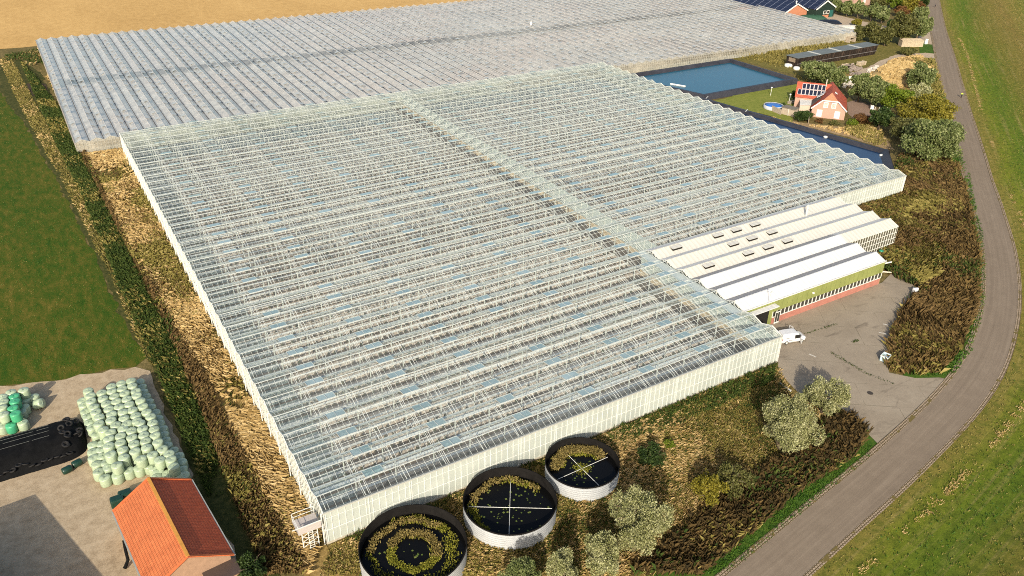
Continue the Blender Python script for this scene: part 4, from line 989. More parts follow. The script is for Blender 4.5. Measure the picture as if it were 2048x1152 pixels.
def tank(c, R, H, wl, label, cross, arcs, seed, pads):
    r = np.random.default_rng(seed); o = thing('water_tank', (*c, 0), label, 'water tank')
    C = (c[0], c[1], 0); m = MB(); n = 72
    k = len(m.v)
    prof = [(R,0)]
    z = 0
    while z < H-.05: prof += [(R,z+.02),(R+.018,z+.05),(R,z+.08)]; z += .3
    prof += [(R,H)]
    m.lathe(C, prof+[(R-.06,H)], n); m.f = [f for f in m.f if len(f) == 4]
    m.build('shell', TANKW, o, smooth=True)
    m = MB(); m.lathe(C, [(R-.06,.05),(R-.06,H+.02),(R+.05,H+.04),(R+.06,H-.12)], n); m.f = [f for f in m.f if len(f) == 4]
    li = m.build('liner', LINER, o, smooth=True)
    m = MB(); m.lathe((c[0],c[1],wl), [(R-.07,0),(.001,0)], 48); m.f = m.f[:48]; m.build('water', DARKW, o)
    if cross is not None:
        for a in (cross, cross+math.pi/2):
            d = np.array([math.cos(a), math.sin(a), 0])*(R-.5); p = np.array([c[0], c[1], wl+.05]); m = MB(); m.tube([p-d, p+d], .032, 6); m.build('float_pipe', WHITEP, o)
    V = []; Vb = []
    for (ra, rb, a0, a1, nn, h, brown) in arcs:
        x, y = ring_pts(c, ra, rb, wl, int(nn*1.9), r, a0, a1); th = np.arctan2(y-c[1], x-c[0]); sc_ = 1-.03*(1+np.sin(th*2+seed))-.03*(1+np.sin(th*5+ra))-.02*(1+np.sin(th*11)); x, y = c[0]+(x-c[0])*sc_, c[1]+(y-c[1])*sc_; kk = field(x, y, 2.6, seed+int(ra*10))+r.normal(0,.25,len(x)) > -.2; x, y = x[kk], y[kk]; nn = len(x); B = blades(x, y, h, .09, .5, r.uniform(0,6.28,nn), r, 1.5, wl, 3)
        (Vb if brown else V).append(B)
    if V: fastmesh('floating_plants', np.concatenate(V), 4, RIMP, 'stuff', o).location = (-c[0], -c[1], 0)
    if Vb: fastmesh('sedge', np.concatenate(Vb), 4, RIMB, 'stuff', o).location = (-c[0], -c[1], 0)
    if pads:
        x, y = ring_pts(c, 0, R-.8, wl, pads, r); s = r.uniform(.05,.17,pads); a = r.uniform(0,6.28,pads); P = np.zeros((pads,4,3))
        for k in range(4): P[:,k,0] = x+s*np.cos(a+k*1.57); P[:,k,1] = y+s*np.sin(a+k*1.57); P[:,k,2] = wl+.012
        fastmesh('lily_pads', P, 4, PADS, 'stuff', o).location = (-c[0], -c[1], 0)
    return o
tank((7.3,-6.9), 5.75, 2.45, 1.15, 'largest round tank with a ring of floating weeds, nearest the barn', None, [(4.6,5.5,.2,3.4,900,.32,0),(3.9,5.4,3.4,6.4,260,.3,0),(2.2,3.1,0,6.283,800,.30,0),(2.4,3.2,-.8,2.4,320,.55,1),(4.5,5.2,.4,2.6,160,.5,1)], 1, 30)
tank((19.6,-6.6), 5.35, 2.6, 1.25, 'middle round tank with dark water and a white cross of pipes', -.56, [(4.2,5.2,.1,2.9,650,.28,0),(4.4,5.1,.2,2.7,170,.5,1),(4.5,5.2,2.9,3.6,90,.3,0)], 2, 80)
tank((30.6,-5.4), 4.5, 2.35, 1.2, 'smallest round tank with yellow-green weeds around its far side', .02, [(2.6,4.3,.2,2.5,800,.28,0),(3.0,4.2,.1,2.7,300,.6,1),(0,1.2,0,6.28,120,.12,0)], 3, 60)

# ================================================================== bales
def wrapped(name, c, colvar=0.0):
    t = NT(name); P = t.pos(); n = t.noise(1.2, 4, .6, P); n2 = t.noise(6, 5, .75, P)
    inf = t.n('ShaderNodeObjectInfo').outputs['Random']
    col = t.ramp(n, [(.3, tuple(np.array(c)*.88)), (.7, tuple(np.minimum(np.array(c)*1.08, 1)))])
    col = t.mix(t.math('MULTIPLY', inf, .35), col, tuple(np.array(c)*np.array((.82,.80,.70))))
    return t.done(t.bsdf(col, .32, .5, 0, n2, .5, .04))
PBALE = wrapped('pale_wrap', (.36,.44,.30)); GBALE = wrapped('green_wrap', (.06,.34,.17)); DBALE = wrapped('dark_wrap', (.008,.035,.022))
def bale_mesh(seed):
    r = np.random.default_rng(seed); R, H = .67, 1.22; m = MB()
    prof = [(.001,.02),(R*.80,0),(R*.95,.05),(R*1.0,.16),(R*1.01,.6),(R*1.0,H-.15),(R*.96,H-.045),(R*.86,H+.0),(R*.35,H+.02),(.001,H+.015)]
    n = 20; m.lathe((0,0,0), prof, n)
    V = np.array(m.v); a = np.arctan2(V[:,1], V[:,0]); q = 1+.012*np.sin(a*3+r.uniform(0,6))+.008*np.sin(a*5+V[:,2]*3+r.uniform(0,6))+r.normal(0,.004,len(V))
    V[:,:2] *= q[:,None]; V[:,2] += .03*np.sin(a*2+r.uniform(0,6))*(V[:,2] > .6)+r.normal(0,.006,len(V)); m.v = [tuple(v) for v in V]
    return m.mesh('wrapped_bale', smooth=True)
BM = {}
def bale(u, v, z, kind, label, group, zoff, scale=4.8, tilt=None):
    """u,v: pixel of the centre of the bale's top face"""
    p = at(u, v, z); key = (kind, random.randrange(5))
    if key not in BM:
        me = bale_mesh(hash(key[1])+10); me.materials.append({'p': PBALE, 'g': GBALE}[kind]); BM[key] = me
    o = bpy.data.objects.new('wrapped_bale', BM[key]); COL.objects.link(o)
    o.location = (p[0], p[1], zoff); o.rotation_euler = tilt or (random.uniform(-.03,.03), random.uniform(-.03,.03), random.uniform(0,6.28))
    return tag(o, label, 'bale', group)
Z0 = .035
cols = {'first': [(170,190),(192,238),(200,290),(225,345),(245,395),(275,445),(275,505),(315,565)],
 'second': [(300,210),(315,265),(345,315),(370,365),(395,415),(390,470),(435,520),(385,590),(370,650),(368,720),(388,800),(447,905)],
 'third': [(393,150),(400,195),(423,245),(443,292),(470,345),(505,395),(515,455),(545,505),(505,555),(480,625),(480,690),(500,755),(513,830)],
 'fourth': [(490,120),(498,172),(522,215),(543,270),(565,322),(600,375),(628,430),(640,480),(585,575),(590,640),(610,700),(618,770),(678,845)],
 'fifth': [(585,95),(595,145),(628,195),(638,235),(672,285),(697,340),(735,395),(770,440),(670,500),(693,555),(705,615),(722,675),(735,735),(787,805),(857,855)],
 'sixth': [(793,500),(803,560),(815,617),(840,685),(887,750),(950,795),(965,850),(993,920)]}
G1 = 'pale bales of the big stack'
tops = []
for cn, L in cols.items():
    for i, (a, b) in enumerate(L):
        u, v = 140+a/4.8, 740+b/4.8
        o = bale(u, v, Z0+1.22+1.25, 'p', f'pale bale atop the big stack, {cn} row from yard, {ordinal(i+1)} from field', G1, Z0+1.23); tops.append(o.location[:2])
low = []
lab = {'yard': [(115,285),(130,330),(145,390),(165,440),(185,495),(205,545),(250,610)],
 'front': [(215,710),(215,775),(220,835),(255,895),(268,970),(333,1025)],
 'inner': [(300,700),(295,760),(305,820),(345,880),(360,930)],
 'barn': [(448,1000),(560,955),(660,930),(755,905),(800,930),(848,960),(935,985),(1030,1005),(830,1020),(930,1035),(1065,1050)],
 'ditch': [(665,105),(685,155),(700,200),(725,245),(755,295),(775,345),(820,400),(845,455),(860,505),(890,555),(895,610),(915,665),(930,715),(990,765),(1040,815),(1070,875),(1075,945),(1095,1000)]}
txt = {'yard': 'pale bale low on the yard edge of the big stack, {} from the field', 'front': 'pale bale in the low row beside the clamp, {} from it',
 'inner': 'pale bale in the low gap row behind the clamp side row, {} from the field', 'barn': 'pale bale on the ground before the barn, {} from the yard', 'ditch': 'pale bale in the shaded lower row along the ditch, {} from the field'}
for k, L in lab.items():
    for i, (a, b) in enumerate(L):
        u, v = 140+a/4.8, 740+b/4.8; o = bale(u, v, Z0+1.24, 'p', txt[k].format(ordinal(i+1)), G1, Z0); low.append(tuple(o.location[:2]))
# lower layer under the top bales wherever none stands yet
i = 0
for (x, y) in tops:
    if all((x-a)**2+(y-b)**2 > 1.15**2 for a, b in low):
        key = ('p', i % 5); o = bpy.data.objects.new('wrapped_bale', BM[key] if key in BM else BM[('p', 0)]); COL.objects.link(o); o.location = (x, y, Z0); o.rotation_euler = (0,0,i)
        tag(o, 'pale bale of the lower layer, hidden beneath the top bales of the big stack', 'bale', G1); low.append((x, y)); i += 1
G2 = 'bales of the small mixed pile'
for (a, b, lay, k, l) in [(120,130,1,'p','pale bale at the far end of the mixed pile, top layer'), (268,105,1,'p','tallest pale bale of the mixed pile, nearest the field'), (160,175,1,'g','bright green bale on top of the pile, first from the field'), (165,235,1,'g','bright green bale on top of the pile, second from the field'),
    (145,310,1,'g','bright green bale on top of the pile, third from the field'), (175,375,1,'g','bright green bale on top of the pile, nearest the black clamp'), (25,185,1,'p','pale bale cut by the frame, first from the field'), (30,240,1,'p','pale bale by the frame edge, second from the field'), (20,305,1,'p','pale bale by the frame edge, third from the field'),
    (40,385,1,'p','big pale bale on top beside the nearest green one'), (285,220,0,'p','shaded low bale behind the green row of the mixed pile'), (385,180,0,'p','pale bale standing at the right end of the mixed pile'), (275,300,0,'p','shaded low bale beside the second green bale'), (240,350,0,'p','shaded low bale beside the nearest green bale'),
    (260,480,0,'p','torn pale bale at the pile foot facing the clamp'), (120,510,0,'g','green bale standing on the ground at the pile foot'), (20,520,0,'p','pale bale on the ground cut by the frame'), (160,235,0,'p','low bale under the second green bale'), (160,330,0,'g','low green bale under the third green bale'), (60,430,0,'p','low bale under the big pale bale'), (110,160,0,'p','low bale under the far end bale'), (260,135,0,'p','low bale under the tallest pale bale'), (30,280,0,'p','low bale at the frame edge under the pale ones')]:
    bale(a/5.76, 760+b/5.76, Z0+1.24*(lay+1), k, l, G2, Z0+1.23*lay)
o = bale(395/5.76, 760+265/5.76, .9, 'p', 'pale bale tipped on its side at the pile end', G2, .72); o.rotation_euler = (1.2, .3, .9); o.location.z = .55
# dark wrapped rolls by the clamp and behind the barn
def roll(name, a, b, r, mat, label, cat, z=None):
    a, b = np.array(a), np.array(b); d = (b-a)/np.linalg.norm(b-a); m = MB()
    m.tube([a-d*.04, a, a+d*.12, (a+b)/2, b-d*.12, b, b+d*.04], [r*.5, r*.86, r, r*1.02, r, r*.86, r*.5], 16)
    return tag(m.build(name, mat, None, smooth=True), label, cat)
p, q = at(125,944,.45), at(143,935,.45); roll('wrapped_roll', p, q, .46, DBALE, 'dark green wrapped roll lying at the clamp foot, nearer the yard', 'roll')
p, q = at(145,931,.45), at(163,922,.45); roll('wrapped_roll', p, q, .46, DBALE, 'dark green wrapped roll lying against the black clamp end', 'roll')
for (u, v, l) in ((234,1000,'dark green wrapped square bale half behind the barn roof'), (250,988,'dark green wrapped square bale deeper behind the barn roof')):
    p = at(u, v, .9); m = MB(); m.box(p[0]-.75, p[0]+.75, p[1]-.55, p[1]+.55, .03, 1.3); o = m.build('square_bale', DBALE, None, bevel=.22); tag(o, l, 'bale')
# ================================================================== silage clamp
cl = thing('silage_clamp', (*at(80,905,0)[:2], 0), 'long black sheeted silage clamp held down with tyres', 'silage clamp')
SHEET = plain('black_sheet', (.006,.006,.006), .75, .08, 0, .6, 1.2)
A = at(-75, 950, 0); B = at(172, 878, 0); ax = B-A; Lc = np.linalg.norm(ax); ax /= Lc; sd = np.array([-ax[1], ax[0], 0]); wc = np.linalg.norm(at(100,935,0)-at(85,855,0))/2
A = A-0*ax; cen0 = (at(100,935,0)+at(85,855,0))/2; A = cen0-ax*((cen0-at(-75,950,0)) @ ax); 
Lc = float((at(174,880,0)-A) @ ax)
m = MB(); nu, nv = 44, 18; rr = np.random.default_rng(2)
for i in range(nu+1):
    s = i/nu; e = math.sqrt(max(0, 1-max(0, (s*Lc-(Lc-3.2))/3.2)**2)); h = 1.85*min(1, e*1.15)
    for j in range(nv+1):
        t = -1+2*j/nv; y = t*wc*(.55+.45*e) if e < 1 else t*wc
        z = h*(1-abs(t)**2.2)**.9+.03+rr.normal(0,.025)+.10*math.sin(s*31+t*4)*math.sin(s*17-t*7)*(1-t*t)
        p = A+ax*s*Lc+sd*y; m.v.append((p[0], p[1], max(.03, z)))
for i in range(nu):
    for j in range(nv): k = i*(nv+1)+j; m.f.append((k, k+1, k+nv+2, k+nv+1))
m.build('plastic_sheet', SHEET, cl, smooth=True)
NET = plain('net_seam', (.13,.14,.13), .7, .2)
def clamp_z(s, t):
    e = math.sqrt(max(0, 1-max(0, (s*Lc-(Lc-3.2))/3.2)**2)); return 1.85*min(1, e*1.15)*(1-abs(t)**2.2)**.9+.06
for t in (-.12,.12,.33,.55):
    m = MB(); P_ = [A+ax*s*Lc+sd*t*wc+np.array((0,0,clamp_z(s,t)+.04)) for s in np.linspace(.02,.72,24)]; m.tube(P_, .018, 4); m.build('net_seam', NET, cl)
def tyre_mesh():
    m = MB(); n = 18; k = 10; R0, r0 = .32, .13
    for i in range(n):
        for j in range(k):
            a = 6.283*i/n; b = 6.283*j/k; m.v.append(((R0+r0*math.cos(b))*math.cos(a), (R0+r0*math.cos(b))*math.sin(a), r0*.8*math.sin(b)+.11))
    for i in range(n):
        for j in range(k): m.f.append((i*k+j, ((i+1)%n)*k+j, ((i+1)%n)*k+(j+1)%k, i*k+(j+1)%k))
    return m.mesh('tyre', smooth=True)
TY = tyre_mesh(); TY.materials.append(plain('tyre_rubber', (.012,.011,.010), .7, .3, 0, .4))
def place_tyre(p, tl, lab):
    o = bpy.data.objects.new('tyre', TY); COL.objects.link(o); o.location = p; o.rotation_euler = tl; tag(o, lab, 'tyre', 'tyres weighing down the clamp')
for i in range(17):
    s = .05+.80*i/16; t = -.86+rr.normal(0,.03); p = A+ax*s*Lc+sd*t*wc
    place_tyre((p[0], p[1], clamp_z(s,t)), (-.5*sd[1]+rr.normal(0,.2), .5*sd[0]+rr.normal(0,.2), 0), f'worn black tyre along the yard side of the clamp, {ordinal(i+1)} from the frame edge')
for i in range(14):
    s = .80+.17*rr.random(); t = rr.uniform(-.7,.7); p = A+ax*s*Lc+sd*t*wc
    place_tyre((p[0], p[1], clamp_z(s,t)+.02), (rr.normal(0,.3), rr.normal(0,.3), 0), 'worn black tyre in the heap covering the rounded clamp end')
# ================================================================== barn with orange roof
bn = thing('barn', (-14.6, 7.2, 0), 'brick barn with an orange tiled gable roof', 'barn')
def tiles(name, c1, c2, rowdir='x', s=.33):
    t = NT(name); tc = t.n('ShaderNodeUVMap').outputs[0]
    w = t.n('ShaderNodeTexBrick'); t.t.links.new(tc, w.inputs['Vector']); w.inputs['Scale'].default_value = 1; w.offset = 0
    w.inputs['Brick Width'].default_value = s*.8; w.inputs['Row Height'].default_value = s; w.inputs['Mortar Size'].default_value = .03; w.inputs['Mortar Smooth'].default_value = .6
    w.inputs['Color1'].default_value = (*c1, 1); w.inputs['Color2'].default_value = (*c2, 1); w.inputs['Mortar'].default_value = (*(np.array(c1)*.45), 1)
    n = t.noise(.7, 5, .7, t.pos()); col = t.mix(.35, w.outputs['Color'], t.ramp(n, [(.3, (.45,.42,.4)), (.7, (1.3,1.3,1.3))]), 'MULTIPLY')
    inv = t.math('SUBTRACT', 1.0, w.outputs['Fac'])
    return t.done(t.bsdf(col, .65, .25, 0, inv, .5, .03))
def slab(name, a, b, c, d, th, mat, parent, scale=1.0):
    """roof plane a-b (eave) c-d (ridge): thin slab with UVs in metres"""
    a, b, c, d = [np.array(x, float) for x in (a, b, c, d)]; n = np.cross(b-a, d-a); n /= np.linalg.norm(n)
    if n[2] < 0: n = -n
    m = MB(); m.hexa([x-n*th for x in (a, b, c, d)], [a, b, c, d]); o = m.build(name, mat, parent)
    me = o.data; uv = me.uv_layers.new(name='UVMap'); e1 = (b-a)/np.linalg.norm(b-a); e2 = np.cross(n, e1); off = root_loc(parent)
    for lp in me.loops:
        p = np.array(me.vertices[lp.vertex_index].co)+off; uv.data[lp.index].uv = ((p-a) @ e1, (p-a) @ e2)
    return o
OT = tiles('orange_tiles', (.52,.155,.055), (.47,.13,.045)); OTS = tiles('shaded_orange_tiles', (.52,.095,.03), (.44,.075,.025))  # second tile set is the east slope, its shade mixed into the colour
rA, rB = np.array((-15.3,14.1,5.5)), np.array((-13.9,.3,5.5)); dd = (rB-rA)/np.linalg.norm(rB-rA); nn = np.array([-dd[1], dd[0], 0])
hw = 4.3; eA, eB = rA-nn*hw-(0,0,2.5), rB-nn*hw-(0,0,2.5); fA, fB = rA+nn*hw-(0,0,2.5), rB+nn*hw-(0,0,2.5)
ro = slab('roof', eA, eB, rB, rA, .14, OT, bn); slab('east_roof_slope', fB, fA, rA+nn*.004, rB+nn*.004, .14, OTS, bn)
m = MB(); m.bar(rA+(0,0,.06), rB+(0,0,.06), .34, .12); m.build('ridge_tiles', plain('ridge_ochre', (.50,.24,.05), .8, .2, 0, .25, 2), ro)
BW = plain('barn_brick', (.33,.21,.135), .9, .1, 0, .2, 1.5)
m = MB(); i0 = .35
q = [rA+dd*.2-nn*(hw-i0), rB-dd*.2-nn*(hw-i0), rB-dd*.2+nn*(hw-i0), rA+dd*.2+nn*(hw-i0)]
for s in (0, 2):
    a, b = q[(s+1) % 4], q[(s+2) % 4]; top = (a+b)/2; k = 2.5*(1-i0/hw)
    m.poly([(a[0],a[1],0),(b[0],b[1],0),(b[0],b[1],2.86),(top[0],top[1],5.32),(a[0],a[1],2.86)])
    a, b = q[s], q[(s+1) % 4]; m.poly([(a[0],a[1],0),(b[0],b[1],0),(b[0],b[1],2.86),(a[0],a[1],2.86)])
m.build('wall', BW, bn)
for a, b in ((eA-nn*.08, eB-nn*.08), (fA+nn*.08, fB+nn*.08)): m = MB(); m.bar(a-(0,0,.1), b-(0,0,.1), .14); m.build('eaves_gutter', plain('pale_gutter', (.30,.30,.27), .5), bn)
EDG = plain('verge_tiles', (.50,.13,.045), .7, .2, 0, .3, 4)
for (a, b) in ((eB, rB), (rB, fB), (eA, rA), (rA, fA)): m = MB(); m.bar(a+(0,0,.05), b+(0,0,.05), .28, .10); m.build('verge', EDG, ro)
m = MB(); p = fB-dd*.2
c0 = rB+dd*.9+nn*2.6; m.obox((c0[0],c0[1],2.3), dd*1.1, nn*1.7, (0,0,.06)); m.build('lean_to_roof', plain('dark_metal_roof', (.07,.05,.04), .5, .4), bn)
m = MB(); m.obox((c0[0],c0[1],1.1), dd*1.0, nn*1.6, (0,0,1.1)); m.build('lean_to_wall', BW, bn)
p = at(236,1062,0); m = MB(); a = eA+(eB-eA)*.36; m.tube([a-nn*.15-(0,0,.1), a-nn*.25+dd*.2-(0,0,1.2), a-nn*.35+dd*.9-(0,0,2.1), a-nn*.9+dd*1.2-(0,0,2.75)], [.14,.16,.18,.2], 10); tag(m.build('drain_hose', plain('black_hose', (.006,.006,.006), .8, .1), None), 'thick black hose hanging from the barn eaves onto the yard', 'hose')
# the neighbouring shed outside the frame, whose shadow lies over the yard
sh = at(80, 980, 0); hs = 6.0; back = hs/math.tan(R_(25.0)); cx, cy = sh[0]-.64*back, sh[1]-.77*back
nb_ = thing('neighbour_shed', (cx-9, cy-14, 0), 'dull metal shed standing beside the yard', 'shed')
e1 = at(225,1152,0)-sh; e1 = e1/np.linalg.norm(e1); e2 = np.array([e1[1], -e1[0], 0]); e2 = e2 if e2[0] < 0 else -e2
c0 = np.array((cx, cy, 0)); m = MB(); m.hexa([c0, c0+e1*34, c0+e1*34+e2*22, c0+e2*22], [c0+(0,0,hs-.1), c0+e1*34+(0,0,hs-.1), c0+e1*34+e2*22+(0,0,hs-.1), c0+e2*22+(0,0,hs-.1)]); m.build('wall', plain('shed_metal', (.25,.25,.24)), nb_)
m = MB(); f = -e1*.3-e2*.3; m.hexa([c0+f+(0,0,hs-.095), c0+e1*34.3-e2*.3+(0,0,hs-.095), c0+e1*34.3+e2*11+(0,0,hs+1.6), c0-e1*.3+e2*11+(0,0,hs+1.6)], [c0+f+(0,0,hs), c0+e1*34.3-e2*.3+(0,0,hs), c0+e1*34.3+e2*11+(0,0,hs+1.7), c0-e1*.3+e2*11+(0,0,hs+1.7)]); m.build('roof', plain('shed_roof', (.2,.2,.2)), nb_)
# ================================================================== van, container and small things on the forecourt
CARW = plain('car_white', (.60,.60,.59), .25, .6, 0, .03); CARG = plain('car_glass', (.02,.022,.025), .06, .8, 0, .1); RUB = plain('rubber', (.02,.02,.02), .8, .2)
pr, pf = at(1562,690,.3), at(1609,683,.3); fwd = pf-pr; fwd[2] = 0; fwd /= np.linalg.norm(fwd); ang = math.atan2(fwd[1], fwd[0])
mid = at(1583,673,.8)
vn = thing('van', (mid[0], mid[1], .035), 'small white delivery van with open doors parked by the glasshouse corner', 'van', rz=ang)
# body: lofted cross-sections along x (rear -2.1 .. front 2.1)
secs = [(-2.08,.45,1.72,.70,.62),(-2.0,.30,1.80,.86,.76),(-1.2,.26,1.84,.88,.78),(.15,.26,1.83,.88,.77),(.55,.26,1.78,.88,.74),(1.15,.26,1.20,.88,.80),(1.65,.27,1.08,.86,.76),(1.98,.30,.92,.78,.66),(2.10,.42,.72,.66,.58)]
m = MB(); K = 12
for (x, zb, zt, wb_, wt) in secs:
    h = zt-zb
    ring = [(-wb_*.92,zb),(-wb_,zb+.12*h),(-wb_*1.0,zb+.45*h),(-wb_*.97,zb+.6*h),(-wt,zt-.07*h),(-wt*.86,zt)]
    ring = ring+[(-a, b) for a, b in reversed(ring)]
    m.v += [(x, a, b) for a, b in ring]
for i in range(len(secs)-1):
    for j in range(K): m.f.append((i*K+j, i*K+(j+1) % K, (i+1)*K+(j+1) % K, (i+1)*K+j))
m.f.append(tuple(range(K))[::-1]); m.f.append(tuple((len(secs)-1)*K+j for j in range(K)))
bd = m.build('body', CARW, vn, smooth=False, local=True)
m = MB(); m.poly([(.60,-.66,1.745),(.60,.66,1.745),(1.16,.70,1.23),(1.16,-.70,1.23)]); m.v = [(x+.012, y, z+.012) for x, y, z in m.v]; m.build('windscreen', CARG, vn, local=True)
for s in (-1, 1):
    m = MB(); m.box(.0, .95, s*.895-.012, s*.895+.012, .95, 1.55) if s < 0 else m.box(.0,.9,s*.895-.012,s*.895+.012,1.2,1.6); m.build('side_opening', plain('dark_cabin', (.012,.011,.01), .8), vn, local=True)
    c = np.array([.95, s*.90, 0]); d = np.array([-.35, s*.93, 0]); d = d/np.linalg.norm(d)      # front door swung open about its front hinge
    m = MB(); m.hexa([c+d*0+(0,0,.42), c+d*1.0+(0,0,.42), c+d*1.0+(.05,0,.42), c+(.05,0,.42)], [c+(0,0,1.12), c+d*1.0+(0,0,1.12), c+d*1.0+(.05,0,1.12), c+(.05,0,1.12)]); dr = m.build('front_door', CARW, vn, local=True)
    m = MB(); m.bar(c+d*.04+(.02,0,1.12), c+d*.4+(.02,0,1.62), .06); m.bar(c+d*.4+(.02,0,1.62), c+d*.98+(.02,0,1.62), .06); m.bar(c+d*.98+(.02,0,1.62), c+d*.98+(.02,0,1.12), .06); m.build('window_frame', CARW, dr, local=True)
    c = np.array([-2.06, s*.78, 0]); d = np.array([-.75, s*.66, 0])
    m = MB(); m.hexa([c+(0,0,.45), c+d*.75+(0,0,.45), c+d*.75+(.04,.04,.45), c+(.04,.04,.45)], [c+(0,0,1.66), c+d*.75+(0,0,1.66), c+d*.75+(.04,.04,1.66), c+(.04,.04,1.66)]); m.build('rear_door', CARW, vn, local=True)
    for x in (-1.3, 1.32):
        m = MB(); m.tube([(x,s*.68,.31),(x,s*.90,.31)], .31, 18); wv = m.build('wheel', RUB, vn, local=True)
        m = MB(); m.tube([(x,s*.89,.31),(x,s*.912,.31)], .19, 14); m.build('rim', STEEL, wv, local=True)
    m = MB(); m.box(1.80, 2.02, s*.62-.12, s*.62+.12, .70, .86); m.build('headlight', plain('lamp_glass', (.6,.62,.65), .1, .7), vn, local=True)
    m = MB(); m.box(-2.09,-2.02, s*.80-.06, s*.80+.06, .8, 1.15); m.build('tail_light', plain('red_lens', (.25,.01,.01), .2), vn, local=True)
m = MB(); m.box(-1.55,-.95,-.908,-.89,1.12,1.17); m.box(-1.0,-.3,-.908,-.89,.68,.74); m.build('lettering', plain('dark_decal', (.05,.05,.06)), vn, local=True)
p = at(1769, 722, 0); ct = thing('bin_container', (p[0], p[1], .035), 'pale blue open box container at the forecourt edge', 'container', rz=.25)
CB = plain('pale_blue_plastic', (.42,.55,.58), .5, .3, 0, .1)
m = MB()
for (x0,x1,y0,y1) in ((-.62,.62,-.55,-.5),(-.62,.62,.5,.55),(-.62,-.57,-.5,.5),(.57,.62,-.5,.5)): m.box(x0,x1,y0,y1,.12,1.05)
m.box(-.57,.57,-.5,.5,.12,.16); m.build('box', CB, ct, local=True)
m = MB(); m.box(-.66,.66,-.59,-.551,.98,1.08); m.box(-.66,.66,.551,.59,.98,1.08); m.box(-.66,-.621,-.551,.551,.98,1.08); m.box(.621,.66,-.551,.551,.98,1.08); m.build('rim', WHITEP, ct, local=True)
m = MB(); 
for y in (-.45,0,.45): m.box(-.6,.6,y-.06,y+.06,0,.118)
m.build('pallet_base', plain('pallet_wood', (.25,.19,.12)), ct, local=True)
m = MB(); m.box(-.5,.5,-.35,.35,.161,.75); m.build('contents', plain('pale_rubble', (.30,.36,.38), .9, .1, 0, .4, 4), ct, local=True)
p = at(1830, 582, .6); m = MB(); m.obox((p[0],p[1],.62), np.array((.45,-.2,0)), np.array((.07,.15,0)), (0,0,.58)); o = m.build('white_board', CARW, None, bevel=.04); tag(o, 'white upright box panel at the far forecourt corner', 'panel')
a, b = at(1808,547,.35), at(1847,565,.35); m = MB(); m.tube([(a[0]-6,a[1]+5,.4), a, b], .13, 8); tag(m.build('pipe', plain('pale_pipe', (.52,.48,.38)), None), 'long pale pipe lying along the forecourt top edge', 'pipe')
p = at(1762,504,.7); m = MB(); m.lathe((p[0],p[1],.03), [(.35,0),(.45,.25),(.46,.9),(.40,1.05),(.001,1.1)], 14); tag(m.build('green_barrel', plain('green_plastic', (.02,.22,.13), .4), None, smooth=True), 'small green barrel at the end of the white hall', 'barrel')
a, b = at(1557,765,.1), at(1582,783,.1); m = MB(); m.bar((a[0],a[1],.15),(b[0],b[1],.15), .3, .12); tag(m.build('kerb_beam', WHITEP, None), 'white kerb beam between glasshouse corner and bush', 'kerb')
p = at(1740,787,0); m = MB(); m.lathe((p[0],p[1],.088), [(.42,0),(.42,.02),(.001,.022)], 16); tag(m.build('drain_cover', plain('dark_iron', (.05,.042,.035), .8, .2), None), 'dark round drain cover in the forecourt near the road', 'drain cover')
PM = plain('worn_line_paint', (.50,.47,.41), .9, .1, 0, .3, 3)
for (u0,v0,u1,v1) in ((1766,648,1776,650),(1758,665,1774,668),(1618,708,1632,714),(1868,62,1876,62)):
    a, b = at(u0,v0,.09), at(u1,v1,.09); m = MB(); m.bar((a[0],a[1],.10 if u0 < 1860 else .118),(b[0],b[1],.10 if u0 < 1860 else .118), .22, .012); tag(m.build('painted_mark', PM, None), kind='structure')
# ================================================================== water basins
BASW = water_mat('basin_water', (.006,.075,.115), .2, .3); BASW2 = water_mat('basin_water_dark', (.004,.022,.06), .15, .35)
RIMC = plain('worn_liner', (.03,.03,.036), .5, .4, 0, .5, .3)
def basin(name, outer, w, zw, zr, label, wmat):
    P = [np.array(at(u, v, zr)[:2]) for u, v in outer]; n = len(P); c = sum(P)/n
    def inset(d):
        Q = []
        for i in range(n):
            a, b, e = P[i-1], P[i], P[(i+1) % n]; n1 = np.array([-(b-a)[1], (b-a)[0]]); n2 = np.array([-(e-b)[1], (e-b)[0]]); n1 /= np.linalg.norm(n1); n2 /= np.linalg.norm(n2)
            if n1 @ (c-b) < 0: n1 = -n1
            if n2 @ (c-b) < 0: n2 = -n2
            s = n1+n2; s = s/(s @ s)*2; Q.append(b+s*d)
        return Q
    o = thing(name, (*c, 0), label, 'basin')
    m = MB(); A, B, C, D = inset(-.9), P, inset(w*.35), inset(w)
    for i in range(n):
        j = (i+1) % n; z = lambda q, h: (q[0], q[1], h)
        m.poly([z(A[i],0), z(A[j],0), z(B[j],zr), z(B[i],zr)]); m.poly([z(B[i],zr), z(B[j],zr), z(C[j],zr+.03), z(C[i],zr+.03)]); m.poly([z(C[i],zr+.03), z(C[j],zr+.03), z(D[j],zw-.4), z(D[i],zw-.4)])
    m.build('embankment', RIMC, o)
    m = MB(); m.poly([(*q, zw) for q in inset(w*.93)]); m.build('water', wmat, o)
    return o
basin('water_basin', [(1236,151),(1461,117),(1594,157),(1408,190)], 2.2, .7, 1.5, 'open blue water basin behind the glasshouse corner', BASW)
b2 = [(1398,193),(1590,247),(1776,300),(1788,338),(1786,352)]
P2 = [at(u, v, 1.2)[:2] for u, v in b2]
